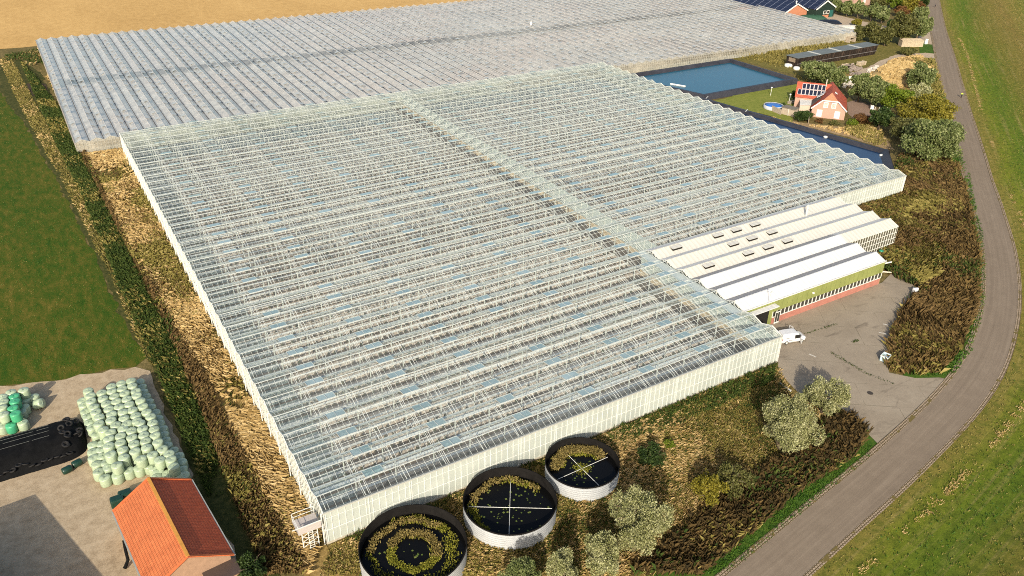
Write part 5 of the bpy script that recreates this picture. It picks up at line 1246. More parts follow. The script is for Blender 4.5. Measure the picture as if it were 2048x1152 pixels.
# second basin runs along the glasshouse wall
o = thing('long_basin', (150, 80, 0), 'long dark blue basin between glasshouse wall and house plot', 'basin')
edge = [np.array(p) for p in P2[:4]]; edge.append(np.array((144.4, edge[-1][1]-6)))
m = MB(); 
for a, b in zip(edge[:-1], edge[1:]):
    t = (b-a)/np.linalg.norm(b-a); nrm = np.array([-t[1], t[0]]); nrm = nrm if nrm @ (np.array((143,80))-(a+b)/2) > 0 else -nrm
    a2, b2_ = a-t*.5, b+t*.5
    V = [(*(q-nrm*.8), 0.02) for q in (a2, b2_)]+[(*q, 1.2) for q in (b2_, a2)]; m.poly(V)
    m.poly([(*a2,1.2),(*b2_,1.2),(*(b2_+nrm*.9),1.23),(*(a2+nrm*.9),1.23)]); m.poly([(*(a2+nrm*.9),1.23),(*(b2_+nrm*.9),1.23),(*(b2_+nrm*2.6),.1),(*(a2+nrm*2.6),.1)])
m.build('embankment', RIMC, o)
m = MB(); m.poly([(143.6, edge[-1][1]+1.2, .55),(edge[3][0]-.6, edge[3][1]+1.2,.55),(edge[2][0]-1.2, edge[2][1],.55),(edge[1][0]-1.6, edge[1][1],.55),(edge[0][0]-1.5, edge[0][1]-1.6,.55),(143.6, edge[0][1]-1.6,.55)]); m.build('water', BASW2, o)
for (u, v) in ((1415,194),(1494,220)):
    p = at(u, v, 1.25); m = MB(); m.bar(p+np.array((-1.4,-.9,0)), p+np.array((.6,.4,.0)), .18, .06); m.build('strap', WHITEP, o)
a, b = at(1341,168,.78), at(1371,173,.78); m = MB(); m.tube([a, b], .28, 10); tag(m.build('float_pipe', WHITEP, None), 'white pipe floating on the blue basin', 'pipe')
for (u, v, l) in ((1651,274,'white round float on the middle of the long basin'), (1763,311,'white round float near the corner of the long basin')):
    p = at(u, v, .6); m = MB(); m.lathe((p[0],p[1],.45), [(.2,0),(.5,.08),(.58,.24),(.4,.4),(.001,.42)], 14); tag(m.build('float_buoy', WHITEP, None, smooth=True), l, 'float')
# ================================================================== brick house
hs_ = thing('brick_house', (178,80,0), 'brick house with red tiled roof, solar panels and white trimmed gable', 'house')
PB = plain('pale_brick', (.40,.255,.195), .85, .15, 0, .10, 2.5); RT = tiles('red_tiles', (.43,.10,.055), (.36,.075,.04), s=.4); TRIM = CARW
g = np.array((.635,-.772,0)); dp = np.array((.772,.635,0)); C0 = np.array((173.7,77.75,0)); up = np.array((0,0,1.))
def hp(a, d, z): return C0+g*a+dp*d+up*z          # a across the gable, d into the depth, z up
HWd, EZ, RZ, LN = 4.55, 2.6, 7.0, 14.0
m = MB(); zc = 5.0; ac = HWd*(RZ-zc)/(RZ-EZ)
m.poly([hp(-HWd+.15,.25,0),hp(HWd-.15,.25,0),hp(HWd-.15,.25,EZ),hp(ac,.25,zc),hp(-ac,.25,zc),hp(-HWd+.15,.25,EZ)])
m.poly([hp(-HWd+.15,LN-.2,0),hp(HWd-.15,LN-.2,0),hp(HWd-.15,LN-.2,EZ),hp(0,LN-.2,RZ-.1),hp(-HWd+.15,LN-.2,EZ)])
for s in (-1, 1): m.poly([hp(s*(HWd-.15),.25,0),hp(s*(HWd-.15),LN-.2,0),hp(s*(HWd-.15),LN-.2,EZ),hp(s*(HWd-.15),.25,EZ)])
m.build('wall', PB, hs_)
def roofp(name, poly, mat, parent, th=.12):
    P = [np.array(p) for p in poly]; n = np.cross(P[1]-P[0], P[2]-P[0]); n /= np.linalg.norm(n); n = n if n[2] > 0 else -n
    m = MB(); m.hexa([p-n*th for p in P], P); o = m.build(name, mat, parent); me = o.data; uv = me.uv_layers.new(name='UVMap'); e1 = (P[1]-P[0])/np.linalg.norm(P[1]-P[0]); e2 = np.cross(n, e1); off = root_loc(parent)
    for lp in me.loops:
        p = np.array(me.vertices[lp.vertex_index].co)+off; uv.data[lp.index].uv = ((p-P[0]) @ e1, (p-P[0]) @ e2)
    return o
hh = 1.6
RT2 = roofp('roof', [hp(HWd+.2,0,EZ-.1),hp(HWd+.2,LN,EZ-.1),hp(0,LN,RZ),hp(0,hh,RZ),hp(ac,0,zc)], RT, hs_)
roofp('west_roof_slope', [hp(-HWd-.2,LN,EZ-.1),hp(-HWd-.2,0,EZ-.1),hp(-ac,0,zc),hp(-.004,hh,RZ),hp(-.004,LN,RZ)], RT, hs_)
roofp('hip', [hp(-ac+.02,-.03,zc),hp(ac-.02,-.03,zc),hp(0,hh-.02,RZ-.01)], plain('hip_tiles', (.34,.16,.09), .8, .2, 0, .3, 3), hs_)
m = MB(); L = [hp(-HWd-.2,-.06,EZ-.12),hp(-ac,-.06,zc-.02),hp(ac,-.06,zc-.02),hp(HWd+.2,-.06,EZ-.12)]
for a, b in zip(L[:-1], L[1:]): m.bar(a, b, .18, .30)
m.build('barge_board', TRIM, hs_)
CUR = plain('curtained_glass', (.45,.44,.38), .2, .6, 0, .5, 1.5)
for a in (-1.05, 1.05):
    m = MB(); m.obox(hp(a,.22,3.75), g*.62, dp*.04, up*.78); w_ = m.build('window', TRIM, hs_)
    m = MB(); m.obox(hp(a,.165,3.75), g*.48, dp*.012, up*.62); m.build('pane', CUR, w_)
for a in (-2.35, 2.35):
    m = MB(); m.obox(hp(a,.20,1.3), g*.72, dp*.04, up*1.0); w_ = m.build('shutter', TRIM, hs_)
# cross wing with the solar panels
WH, WE, WL = 3.4, 3.4, 9.6
def wp(l, d, z): return hp(0,10.2,0)*(1,1,0)-g*l*1.0+dp*d+up*z     # l along the wing to the left, d across (negative = front)
m = MB(); m.poly([wp(WL-.2,-WH+.2,0),wp(WL-.2,WH-.2,0),wp(WL-.2,WH-.2,WE),wp(WL-.2,0,RZ-.1),wp(WL-.2,-WH+.2,WE)]); m.poly([wp(3,-WH+.2,0),wp(WL-.2,-WH+.2,0),wp(WL-.2,-WH+.2,WE),wp(3,-WH+.2,WE)]); m.poly([wp(3,WH-.2,0),wp(WL-.2,WH-.2,0),wp(WL-.2,WH-.2,WE),wp(3,WH-.2,WE)]); m.build('wall', PB, hs_)
wf = roofp('wing_roof', [wp(WL,-WH,WE-.05),wp(.0,-WH,WE-.05),wp(0,-.003,RZ+.02),wp(WL,-.003,RZ+.02)], RT, hs_)
roofp('wing_rear_roof', [wp(0,WH,WE-.05),wp(WL,WH,WE-.05),wp(WL,0,RZ+.02),wp(0,0,RZ+.02)], RT, hs_)
sol = np.array(wp(0,0,RZ)-wp(0,-WH,WE)); sl_ = np.linalg.norm(sol); sol /= sl_; nz = np.cross(sol, g); nz = nz if nz[2] > 0 else -nz
PAN = plain('solar_cells', (.012,.014,.028), .12, .7, 0, .2, .6); PF = plain('panel_frame', (.66,.66,.64), .35, .5)
for r_ in range(2):
    for k in range(6 if r_ == 0 else 7):
        l = 8.0-k*1.07 if r_ == 0 else 9.05-k*1.07; s = 3.55-r_*1.85
        c = wp(l-.5,-WH,WE)+sol*s+nz*.14; m = MB(); m.obox(c, g*.50, sol*.86, nz*.03); pf = m.build('solar_panel', PF, hs_)
        m = MB(); m.obox(c+nz*.034, g*.43, sol*.79, nz*.006); m.build('cells', PAN, pf)
# flat roofed extension and dark side roof
EXT = plain('corrugated_white', (.46,.46,.44), .5, .3, 0, .1, 1)
q = [at(1600.5,195,2.8), at(1625.5,195,2.8), at(1622,210,2.8), at(1599.5,210,2.8)]
m = MB(); m.hexa([p-up*.1 for p in q], q); ex = m.build('extension_roof', EXT, hs_)
m = MB()
for i in range(9):
    f = (i+.5)/9; m.bar(q[0]*(1-f)+q[3]*f+up*.02, q[1]*(1-f)+q[2]*f+up*.02, .12, .06)
m.build('roof_ribs', plain('rib_grey', (.50,.50,.48)), ex)
cq = sum(q)/4; m = MB(); b_ = [cq+(p-cq)*.94 for p in q]; m.hexa([(p[0],p[1],0) for p in b_], [(p[0],p[1],2.69) for p in b_]); m.build('extension_wall', plain('extension_brick', (.48,.38,.30), .9, .1), hs_)
m = MB(); q2 = [hp(-HWd-.6,.7,EZ+.25), hp(-HWd-.6,8,EZ+.25), hp(-1.7,8,5.9), hp(-1.7,.7,5.9)]
q2 = [hp(-HWd-.25,1.2,EZ+.35), hp(-HWd-.25,7.2,EZ+.35), hp(-2.6,6.8,4.9), hp(-2.6,3.0,4.9)]; m.hexa([p-up*.12 for p in q2], q2); m.build('dark_side_roof', plain('dark_tiles', (.09,.075,.065), .7, .2, 0, .3, 2), hs_)
m = MB(); q3 = [hp(-3.7,4.6,4.35), hp(-3.5,6.9,4.35), hp(-1.5,6.6,5.95), hp(-2.0,4.4,5.6)]; m.hexa([p-up*.1 for p in q3], q3); m.build('dormer', TRIM, hs_)
p = wp(1.7,-.6,6.3); m = MB(); m.tube([p, p+up*2.2], .14, 8); m.build('chimney', plain('flue_grey', (.50,.46,.38)), hs_)
p = hp(1.2,5,6.0); m = MB(); m.obox(p+up*.1, g*.35+up*-.2, dp*.5, up*.05); m.build('roof_window', WHITEP, hs_)
# garden things
p = at(1546,217,0); pool = thing('pool', (p[0],p[1],.03), 'round garden pool with blue cover', 'pool')
m = MB(); m.lathe((0,0,0), [(2.75,0),(2.8,.2),(2.78,1.05),(2.6,1.1),(2.55,1.0)], 32); m.f = m.f[:-1]; m.build('wall', plain('pool_wall', (.45,.47,.47)), pool, local=True, smooth=True)
m = MB(); m.lathe((0,0,1.02), [(2.56,0),(1.3,.05),(.001,.02)], 32); m.build('cover', plain('pool_blue', (.02,.13,.45), .35, .4, 0, .2, 1.5), pool, local=True, smooth=True)
sdw = plain('grey_wood', (.36,.30,.23), .9, .1, 0, .3, 2)
q = [at(1562,228,0), at(1586,234,0)]; p = (q[0]+q[1])/2; d = q[1]-q[0]; ll = np.linalg.norm(d); d /= ll; nn_ = np.array([-d[1], d[0], 0]); nn_ = nn_ if nn_[1] > 0 else -nn_
gs = thing('garden_shed', (p[0],p[1],.03), 'low grey wooden garden shed beside the pool', 'shed')
m = MB(); m.obox(p+nn_*1.3+up*1.0, d*ll/2, nn_*1.2, up*1.0); m.build('wall', sdw, gs); m = MB(); m.obox(p+nn_*1.3+up*2.08, d*(ll/2+.2), nn_*1.45, up*.06); m.build('roof', plain('felt_roof', (.17,.15,.12), .9, .1, 0, .25, 1), gs)
m = MB(); m.obox(p-nn_*.0+up*1.0+d*.2, d*.02, nn_*.11, up*.95); m.build('door_post', WHITEP, gs)
q = [at(1543,222,0), at(1561,230,0)]; m = MB(); d = q[1]-q[0]
for i in range(12): a = q[0]+d*i/11; m.obox(a+up*.8, d/np.linalg.norm(d)*.17, np.array((-d[1],d[0],0))/np.linalg.norm(d)*.03, up*.8)
m.bar(q[0]+up*1.3, q[1]+up*1.3, .08); tag(m.build('wooden_fence', sdw, None), 'short grey wooden fence in front of the pool', 'fence')
q = [at(1616,247,0), at(1621,231,0)]; m = MB(); d = (q[1]-q[0])/np.linalg.norm(q[1]-q[0]); m.obox((q[0]+q[1])/2+up*.8, (q[1]-q[0])/2, np.array((-d[1],d[0],0))*.05, up*.8); m.bar(q[0]+up*1.62, q[1]+up*1.62, .14, .05); tag(m.build('garden_fence', sdw, None), 'narrow wooden fence left of the house gable', 'fence')
for (u, v, l) in ((1578,205,'white garden post lamp on the lawn near the house'), (1541,191,'slim pale post at the basin corner on the lawn')):
    p = at(u, v, 0); m = MB(); m.tube([(p[0],p[1],0),(p[0],p[1],2.2)], .07, 6); m.lathe((p[0],p[1],2.2), [(.1,0),(.28,.15),(.2,.4),(.001,.45)], 8); tag(m.build('garden_post', WHITEP, None), l, 'post')
p = at(1582,207,0); bt = thing('garden_bench', (p[0],p[1],.03), 'pale wooden garden table set beside the extension', 'table'); m = MB(); m.box(-1.3,1.3,-.45,.45,.68,.75); m.build('top', sdw, bt, local=True); m = MB(); m.box(-1.3,1.3,-.9,-.6,.4,.45); m.build('seat', sdw, bt, local=True)
m = MB(); m.box(-1.1,-1.0,-.85,.4,0,.68); m.box(1.0,1.1,-.85,.4,0,.68); m.build('leg', sdw, bt, local=True)
p = at(1743,219,0); m = MB(); m.obox((p[0],p[1],.62), (.35,-.3,0), (.25,.3,0), (0,0,.6)); tag(m.build('white_bin', WHITEP, None, bevel=.05), 'white bin at the driveway edge', 'bin')
# flower spikes of the yucca
p = at(1752,252,0); m = MB()
yuc = MB()
for i in range(16):
    a = rr.uniform(0,6.28); q = rr.uniform(.2,2.6); h = rr.uniform(3.0,5.0); b = p+np.array((q*math.cos(a), q*math.sin(a), 1.5)); yuc.tube([b, b+(0,0,h*.5), b+(.1,0,h*.8)], [.05,.16,.03], 6)
tag(yuc.build('flower_spikes', plain('cream_flowers', (.62,.58,.44), .9, .1), None), 'cream flower spikes rising from the dark shrub by the driveway', 'flowers')
# ================================================================== long black shed
bs = thing('long_shed', (230,122,0), 'long low black boarded shed with grey roof near the basin', 'shed')
def board_mat():
    t = NT('black_boards'); P = t.pos(); n = t.noise(1, 5, .75, t.mapping(P, (2.2,2.2,.25))); n2 = t.noise(.3, 4, .6, P)
    m_ = t.math('ADD', t.math('MULTIPLY', n, .8), t.math('MULTIPLY', n2, .2))
    return t.done(t.bsdf(t.ramp(m_, [(.35, (.008,.007,.006)), (.52, (.03,.022,.018)), (.66, (.11,.075,.055)), (.8, (.28,.22,.17))]), .9, .1))
BBD = board_mat(); x0, x1, y0, y1, zt = 209.2, 251.0, 120.8, 125.8, 3.45
m = MB(); m.hexa([(x0+.4,y0+.5,0),(x1-.4,y0+.5,0),(x1-.4,y1-.3,0),(x0+.4,y1-.3,0)], [(x0,y0,zt),(x1,y0,zt),(x1,y1,zt),(x0,y1,zt)]); m.build('wall', BBD, bs)
m = MB(); m.box(x0-.15,x1+.15,y0-.15,y1+.15,zt+.003,zt+.12); m.build('roof', plain('grey_felt', (.13,.15,.15), .8, .2, 0, .15, .5), bs)
for x in (220,230.5,241): m = MB(); m.box(x-.5,x+.5,y0-.17,y1+.17,zt+.123,zt+.2); m.build('roof_light', plain('pale_strip', (.45,.45,.40)), bs)
m = MB(); m.box(x0+.2,x1-.2,y0+.1,y0+.2,1.35,1.5); m.build('rail', plain('grey_rail', (.16,.15,.14)), bs)
m = MB(); m.box(x0-.02,x0+.3,y0+1,y1-1.2,1.8,3.1); m.build('slatted_opening', plain('slat_wood', (.22,.17,.12), .9, .1, 0, .5, 4), bs)
for (u, v, l, s) in ((1577,131,'white covered bale left at the black shed end',1.0),(1593,137,'white covered bale right at the black shed end',.8)):
    p = at(u, v, .4); m = MB(); m.lathe((p[0],p[1],0), [(1.3*s,0),(1.4*s,.5),(1.1*s,1.0),(.001,1.1)], 12); tag(m.build('white_bale', WHITEP, None, smooth=True), l, 'bale')
# ================================================================== farm halls with solar roofs
SR = NT('solar_roof'); P = SR.pos(); sx = SR.n('ShaderNodeSeparateXYZ'); SR.t.links.new(P, sx.inputs[0])
f1 = SR.math('LESS_THAN', SR.math('FRACT', SR.math('DIVIDE', sx.outputs[1], 3.4)), .06); f2 = SR.math('LESS_THAN', SR.math('FRACT', SR.math('DIVIDE', sx.outputs[0], 1.75)), .03)
c_ = SR.mix(f1, SR.mix(f2, (.010,.013,.03), (.08,.09,.12)), (.20,.22,.28)); SR = SR.done(SR.bsdf(c_, .15, .6))
def farmhall(name, xa, xb, ya, yb, ez, rz, wmat, label):
    o = thing(name, ((xa+xb)/2, ya, 0), label, 'farm hall'); xm = (xa+xb)/2; t = .15
    m = MB(); m.poly([(xa+.2,ya,0),(xb-.2,ya,0),(xb-.2,ya,ez),(xm,ya,rz-.1),(xa+.2,ya,ez)]); m.poly([(xa+.2,ya,0),(xa+.2,yb,0),(xa+.2,yb,ez),(xa+.2,ya,ez)]); m.poly([(xb-.2,ya,0),(xb-.2,yb,0),(xb-.2,yb,ez),(xb-.2,ya,ez)]); m.build('wall', wmat, o)
    for s, x in ((-1, xa), (1, xb)):
        m = MB(); a = xm+s*.002; m.hexa([(x,ya-.4,ez-t),(x,yb,ez-t),(a,yb,rz-t),(a,ya-.4,rz-t)], [(x,ya-.4,ez),(x,yb,ez),(a,yb,rz),(a,ya-.4,rz)]); m.build('solar_roof_slope', SR, o)
    m = MB(); m.bar((xa,ya-.45,ez-.05),(xm,ya-.45,rz-.05), .15, .5); m.bar((xm,ya-.45,rz-.05),(xb,ya-.45,ez-.05), .15, .5); m.build('barge_board', WHITEP, o)
    return o
OB = plain('orange_brick', (.42,.18,.10), .9, .1, 0, .12, 1); DGR = plain('dark_green_boards', (.015,.03,.022), .8, .2, 0, .3, 1.5)
fh = farmhall('brick_farm_hall', 267.5, 282.0, 180.5, 260, 3.0, 6.3, OB, 'orange brick farm hall with a solar panel roof')
m = MB(); m.box(267.45,267.6,181,258,1.9,2.6)
m.build('window_band', plain('dark_glass', (.035,.033,.028)), fh)
m = MB(); m.box(270.8,271.8,180.38,180.46,0,2.3); m.build('door', WHITEP, fh); m = MB(); m.lathe((274.7,181,6.3), [(.25,0),(.25,.8),(.45,.9),(.001,1.3)], 8); m.build('vent_cowl', WHITEP, fh)
gh2 = farmhall('green_farm_hall', 281.9, 294.5, 176.2, 262, 4.0, 7.2, DGR, 'dark green boarded farm hall with white framed windows')
for x in (287.2, 289.3): 
    m = MB(); m.box(x,x+1.7,176.1,176.19,1.6,3.0); w_ = m.build('window', WHITEP, gh2); m = MB(); m.box(x+.2,x+1.5,176.06,176.095,1.8,2.85); m.build('pane', plain('dark_glass', (.035,.033,.028)), w_)
m = MB(); m.box(291.4,293.4,176.08,176.19,0,2.9); m.build('barn_door', plain('teal_door', (.02,.10,.085)), gh2); m = MB(); m.box(285,290.8,176.08,176.18,0,1.2); m.build('brick_plinth', OB, gh2)
# covered heaps beside the far glasshouse corner
def heap(u, v, L, W, H, mat, name, label, cat, rz=-.45):
    p = at(u, v, 0); o = thing(name, (p[0],p[1],.03), label, cat, rz=rz); m = MB(); nu, nv = 18, 12
    for i in range(nu+1):
        for j in range(nv+1):
            s, t = -1+2*i/nu, -1+2*j/nv; z = H*max(0,1-s**4)*max(0,1-t**2)**.7; m.v.append((s*L/2+rr.normal(0,.05), t*W/2*(1-.25*s**4), z+rr.normal(0,.03)))
    for i in range(nu):
        for j in range(nv): k = i*(nv+1)+j; m.f.append((k, k+nv+1, k+nv+2, k+1))
    m.build('cover', mat, o, smooth=True, local=True); return o
heap(1622,38,14,5,1.8, plain('green_tarp', (.025,.07,.04), .5, .4, 0, .4), 'tarpaulin_heap', 'green tarpaulin heap behind the far glasshouse corner', 'heap')
heap(1655,47,12,5,1.6, plain('dark_tarp', (.012,.014,.02), .3, .5, 0, .3), 'tarpaulin_heap', 'dark blue-black sheeted heap beside the green one', 'heap')
heap(1690,55,14,6,.9, plain('pale_tarp', (.55,.52,.44), .7, .3, 0, .15), 'sand_heap', 'pale sand heap nearest the far glasshouse corner', 'heap')
# far house glimpsed between trees
fh2 = thing('far_house', (345,185,0), 'pink brick house with a dark roof behind the willow row', 'house'); p = at(1722,12,0)
m = MB(); m.box(p[0]-6,p[0]+6,p[1],p[1]+9,0,4.5); m.build('wall', PB, fh2)
m = MB(); m.hexa([(p[0]-6.4,p[1]-.4,4.5),(p[0]+6.4,p[1]-.4,4.5),(p[0]+6.4,p[1]+9.4,4.5),(p[0]-6.4,p[1]+9.4,4.5)], [(p[0]-6.4,p[1]+4.4,8),(p[0]+6.4,p[1]+4.4,8),(p[0]+6.4,p[1]+4.6,8),(p[0]-6.4,p[1]+4.6,8)]); m.build('roof', plain('dark_tiles', (.09,.075,.065)), fh2)
m = MB(); m.box(p[0]+1,p[0]+2.6,p[1]-.06,p[1]-.005,1,2.6); m.build('window', WHITEP, fh2)
# ================================================================== spoil ground: rubble, slabs, sheds by the road
RUBB = plain('rubble', (.50,.45,.38), .9, .1, 0, .25, 1.2); DKR = plain('grey_debris', (.22,.18,.15), .95, .1, 0, .4, 1.5)
def rubble(u, v, L, W, H, n, mat, name, label, seed):
    r = np.random.default_rng(seed); p = at(u, v, 0); m = MB()
    for k in range(n):
        a = r.uniform(0,6.28); q = math.sqrt(r.random()); x, y = p[0]+q*L/2*math.cos(a), p[1]+q*W/2*math.sin(a); z = H*(1-q)*r.uniform(.3,1); s = r.uniform(.25,.75)
        R3 = np.array(Matrix.Rotation(r.uniform(0,3.14),3,'Z') @ Matrix.Rotation(r.normal(0,.5),3,'X') @ Matrix.Rotation(r.normal(0,.4),3,'Y'))
        m.obox((x,y,z+.15), R3[:,0]*s, R3[:,1]*s*r.uniform(.5,.9), R3[:,2]*s*r.uniform(.2,.5))
    o = m.build(name, mat, None); return tag(o, label, 'rubble', kind='stuff')
rubble(1754,143,8,6,2.0,60,RUBB,'rubble_pile','pale heap of broken slabs against the straw mound',1); rubble(1702,160,8,5,.7,30,WHITEP,'white_rubble','white broken sheets left of the spoil track',2)
rubble(1698,138,10,6,1.6,70,DKR,'debris_pile','grey-brown debris heap beside the black shed',3); rubble(1700,172,8,5,.5,24,RUBB,'slab_rubble','pale slabs scattered by the willows',4); rubble(1715,150,5,4,.9,24,DKR,'debris_pile','small brown debris heap on the spoil track',5)
p = at(1765,152,0); m = MB(); m.obox((p[0],p[1],.5), (1.5,.2,.15), (-.1,.9,.1), (0,0,.05)); tag(m.build('white_sheet', WHITEP, None), 'white sheet lying at the rubble pile foot', 'sheet')
# straw mound
md = heap(1806,152,24,18,3.0, ground('straw_mound', [(.1,(.16,.10,.035)),(.5,(.36,.25,.10)),(.9,(.52,.38,.18))], .2, 1.2, 5), 'spoil_mound', 'grassed straw-coloured spoil mound beside the road', 'mound', rz=.3)
r = np.random.default_rng(77); x = r.uniform(-11,11,3000); y = r.uniform(-8,8,3000); k = (x/11.5)**2+(y/8.5)**2 < .9; x, y = x[k], y[k]; z = 3.0*(1-(x/12)**4)*np.maximum(0,1-(y/9)**2)**.7
c_, s_ = math.cos(.3), math.sin(.3); pm_ = at(1806,152,0); fastmesh('mound_grass', blades(pm_[0]+x*c_-y*s_, pm_[1]+x*s_+y*c_, .9, .12, .9, -.6+0*x, r, .6, z, 3), 4, GR_DRY)
p = at(1820,92,0); ps = thing('pallet_shelter', (p[0],p[1],.03), 'low shelter of stacked pale pallets beside the road trees', 'shelter', rz=-.5)
PW = plain('pale_pallet', (.45,.37,.26), .9, .1, 0, .3, 1.5)
m = MB()
for i in range(9): m.box(-4.2,4.2,-1.6+.36*i,-1.36+.36*i,2.3+.02*i,2.36+.02*i)
m.build('roof', PW, ps, local=True)
m = MB()
for i in range(6): m.box(-4.1,4.1,-1.55,-1.45,.05+.38*i,.33+.38*i)
m.build('front_boards', PW, ps, local=True)
for x in (-4,-1.3,1.3,4): m = MB(); m.box(x-.08,x+.08,-1.44,1.4,0,2.28); m.build('frame', sdw, ps, local=True)
p = at(1851,88,0); m = MB(); m.obox((p[0],p[1],.95), (.45,-.25,0), (.2,.35,0), (0,0,.95)); tag(m.build('white_cabinet', WHITEP, None, bevel=.05), 'white utility cabinet at the bridge apron beside the road', 'cabinet')
p = at(1690,133,0); m = MB()
for k in range(3): m.box(p[0]-1.2,p[0]+1.2,p[1]-.6,p[1]+.6,.05+.3*k,.2+.3*k); m.box(p[0]-1.1,p[0]-.9,p[1]-.6,p[1]+.6,.2+.3*k,.35+.3*k); m.box(p[0]+.9,p[0]+1.1,p[1]-.6,p[1]+.6,.2+.3*k,.35+.3*k)
tag(m.build('pallet_stack', PW, None), 'stack of pale pallets beside the debris heap', 'pallets')
p = at(1722,130,0); m = MB()
for k in range(4): m.box(p[0]-1.6,p[0]+1.6,p[1]-.8,p[1]+.8,.05+.3*k,.2+.3*k); m.box(p[0]-1.5,p[0]-1.2,p[1]-.8,p[1]+.8,.2+.3*k,.35+.3*k); m.box(p[0]+1.2,p[0]+1.5,p[1]-.8,p[1]+.8,.2+.3*k,.35+.3*k)
tag(m.build('pallet_stack', PW, None), 'stack of pale pallets on the grass before the black shed', 'pallets')
p = at(1700,84,0); cr = thing('wooden_shelter', (p[0],p[1],0), 'small open wooden shelter at the far glasshouse corner', 'shelter'); m = MB(); m.box(-1.8,1.8,-1.2,1.2,1.9,2.0); m.build('roof', PW, cr, local=True); m = MB(); m.box(-1.7,-1.5,-1.1,1.1,0,1.9); m.box(1.5,1.7,-1.1,1.1,0,1.9); m.box(-1.5,1.5,1.0,1.1,0,1.9); m.build('wall', sdw, cr, local=True)
for (dx, dy, l) in ((0,0,'dark soil plot left of the far glasshouse, nearer the ditch'), (5.2,-1.2,'dark soil plot left of the far glasshouse, nearer the wall')): pass
for (q, l) in (([(52,168),(66,166),(80,190),(66,192)], 'ditch'), ([(76,166),(92,168),(98,186),(86,188)], 'wall')):
    sheet('soil_plot', pts(q), .05, plain('dark_soil', (.055,.04,.028), .95, .1, 0, .3, 1))
m = MB(); p = at(1062,50,3.6); m.lathe((p[0],p[1],3.5), [(.35,0),(.45,.5),(.2,1.3),(.001,1.6)], 8); tag(m.build('roof_cowl', WHITEP, None), 'tiny white cowl standing on the far glasshouse roof', 'cowl')
# ================================================================== cyclists on the road
SKIN = plain('skin', (.45,.27,.18), .6); BLK = plain('black_cloth', (.02,.02,.022), .8); HIV = plain('hivis_cloth', (.55,.75,.05), .6, .2); GRYC = plain('grey_cloth', (.06,.065,.08), .8)
def skin_body(parent, name, J, E, rad, mat):
    me = bpy.data.meshes.new(name); me.from_pydata(J, E, []); o = link(name, me, mat, parent)
    md_ = o.modifiers.new('skin', 'SKIN'); sv = me.skin_vertices[0].data if me.skin_vertices else None
    if sv is None:
        bm = bmesh.new(); bm.from_mesh(me); bm.verts.layers.skin.verify(); bm.to_mesh(me); bm.free(); sv = me.skin_vertices[0].data
    for v, r_ in zip(sv, rad): v.radius = (r_, r_)
    sv[0].use_root = True
    s_ = o.modifiers.new('sub', 'SUBSURF'); s_.levels = 1; s_.render_levels = 1; return o
def cyclist(u, v, head, top, label):
    p = at(u, v, 0); rz = math.atan2(head[1], head[0]); loc = (p[0], p[1], .035)
    bk_ = thing('bicycle', loc, 'bicycle ridden by the '+label, 'bicycle', rz=rz)
    for x in (-.52, .53):
        m = MB(); n = 20
        for i in range(n):
            a0, a1 = 6.283*i/n, 6.283*(i+1)/n; m.bar((x+.34*math.cos(a0),0,.34+.34*math.sin(a0)),(x+.34*math.cos(a1),0,.34+.34*math.sin(a1)), .035)
        for i in range(8): a0 = 6.283*i/8; m.bar((x,0,.34),(x+.33*math.cos(a0),0,.34+.33*math.sin(a0)), .008)
        m.build('wheel', RUB, bk_, local=True)
    m = MB()
    for a, b in (((-.52,0,.34),(-.18,0,.85)),((-.18,0,.85),(.36,0,.90)),((-.05,0,.33),(.36,0,.88)),((-.05,0,.33),(-.2,0,.95)),((-.52,0,.34),(-.05,0,.33)),((.36,0,.95),(.53,0,.34))): m.bar(a, b, .035)
    m.build('frame', GRYC, bk_, local=True)
    m = MB(); m.bar((.36,0,.9),(.38,0,1.05), .03); m.bar((.4,-.27,1.05),(.4,.27,1.05), .03); m.build('handlebar', GRYC, bk_, local=True)
    m = MB(); m.box(-.33,-.08,-.07,.07,.94,.99); m.build('saddle', BLK, bk_, local=True)
    pe = thing('person', loc, label, 'person', rz=rz)
    J = [(-.2,0,1.0),(-.12,0,1.2),(.02,0,1.42),(.06,0,1.52),(.1,0,1.60),(.12,0,1.72),(-.16,.10,.98),(.16,.11,.72),(.0,.12,.28),(.12,.12,.22),(-.16,-.10,.98),(.2,-.11,.85),(.06,-.12,.48),(.18,-.12,.42),(.0,.18,1.40),(.16,.23,1.22),(.37,.24,1.08),(.0,-.18,1.40),(.16,-.23,1.22),(.37,-.24,1.08)]
    E_ = [(0,1),(1,2),(2,3),(3,4),(4,5),(0,6),(6,7),(7,8),(8,9),(0,10),(10,11),(11,12),(12,13),(2,14),(14,15),(15,16),(2,17),(17,18),(18,19)]
    rad = [.14,.14,.15,.06,.09,.085,.09,.065,.045,.04,.09,.065,.045,.04,.065,.045,.035,.065,.045,.035]
    skin_body(pe, 'body', J, E_, rad, SKIN)
    skin_body(pe, 'jacket', [(-.2,0,.98),(-.12,0,1.2),(.02,0,1.43),(.0,.18,1.41),(.16,.23,1.22),(.3,.24,1.12),(.0,-.18,1.41),(.16,-.23,1.22),(.3,-.24,1.12)], [(0,1),(1,2),(2,3),(3,4),(4,5),(2,6),(6,7),(7,8)], [.16,.16,.175,.08,.06,.05,.08,.06,.05], top)
    skin_body(pe, 'trousers', [(-.2,0,1.0),(-.16,.10,.98),(.16,.11,.72),(.01,.12,.34),(-.16,-.10,.98),(.2,-.11,.85),(.07,-.12,.52)], [(0,1),(1,2),(2,3),(0,4),(4,5),(5,6)], [.15,.10,.08,.058,.10,.08,.058], BLK)
    m = MB(); m.lathe((.12,0,1.70), [(.10,0),(.115,.05),(.09,.11),(.001,.14)], 12); m.build('hair', BLK, pe, local=True, smooth=True)
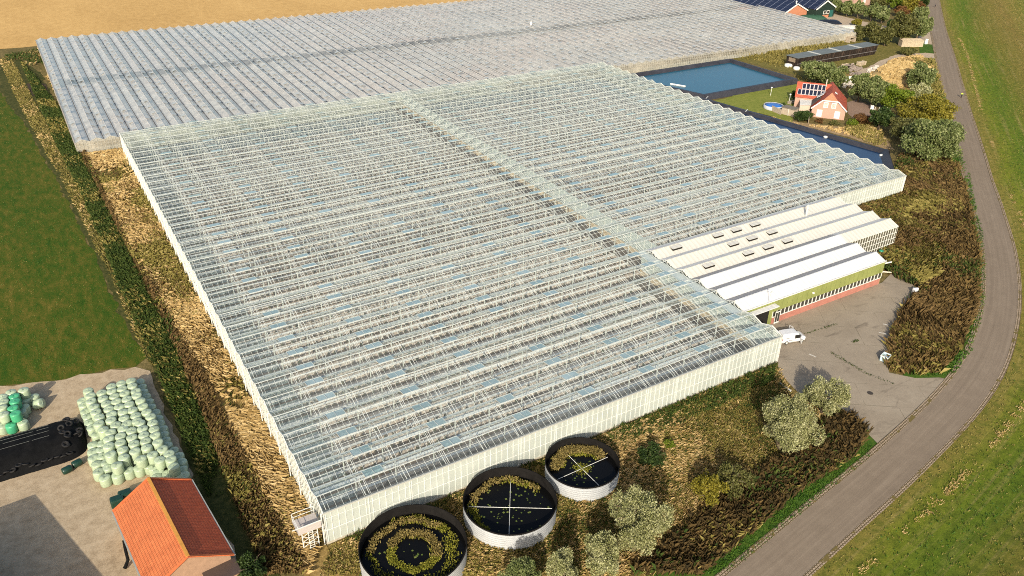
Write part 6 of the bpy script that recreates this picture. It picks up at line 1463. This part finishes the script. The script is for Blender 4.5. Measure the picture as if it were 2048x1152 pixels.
k = int(np.argmin(np.linalg.norm(Ce-at(1922,196,0)[:2], axis=1))); hd = -T[k]
cyclist(1922, 196, hd, HIV, 'cyclist in a yellow jacket riding along the road edge')
k = int(np.argmin(np.linalg.norm(Ce-at(1870,14,0)[:2], axis=1))); cyclist(1870, 15, -T[k], GRYC, 'dark clothed cyclist far up the road')
# ================================================================== light and camera
EL = R_(27.0); SH = np.array([.64, .77])            # shadows fall this way on the ground
w = bpy.data.worlds.new('World'); scene.world = w; w.use_nodes = True
nt = w.node_tree; bg = nt.nodes['Background']
sky = nt.nodes.new('ShaderNodeTexSky'); sky.sky_type = 'NISHITA'; sky.sun_disc = False
sky.sun_elevation = EL; sky.sun_rotation = math.atan2(-SH[0], -SH[1]) % (2*math.pi)
sky.air_density = 1.0; sky.dust_density = 3.0; sky.ozone_density = 1.0; sky.altitude = 0
nt.links.new(sky.outputs[0], bg.inputs['Color']); bg.inputs['Strength'].default_value = .135
sl = bpy.data.lights.new('sun', 'SUN'); sl.energy = 4.2; sl.angle = R_(.53); sl.color = (1, .905, .76)
so = bpy.data.objects.new('sun', sl); COL.objects.link(so)
D = Vector((SH[0]*math.cos(EL), SH[1]*math.cos(EL), -math.sin(EL)))
so.rotation_euler = D.to_track_quat('-Z', 'Y').to_euler(); so.location = (-60, -80, 90)
cd = bpy.data.cameras.new('camera'); co = bpy.data.objects.new('camera', cd); COL.objects.link(co)
cd.sensor_fit = 'HORIZONTAL'; cd.sensor_width = 36; cd.lens = FPX/2048*36; cd.clip_start = 1; cd.clip_end = 6000
M = Matrix.Identity(4)
for i in range(3): M[i][0] = RX[i]; M[i][1] = UX[i]; M[i][2] = -FX[i]; M[i][3] = CAM[i]
co.matrix_world = M
scene.camera = co
scene.render.engine = 'CYCLES'
scene.cycles.max_bounces = 8; scene.cycles.transparent_max_bounces = 12; scene.cycles.diffuse_bounces = 3
scene.cycles.use_denoising = False
scene.cycles.filter_width = 1.0
scene.cycles.caustics_reflective = False; scene.cycles.caustics_refractive = False
scene.view_settings.view_transform = 'Standard'; scene.view_settings.look = 'None'
scene.view_settings.exposure = 0.5; scene.view_settings.gamma = 1.0
scene.render.resolution_x = 2048; scene.render.resolution_y = 1152
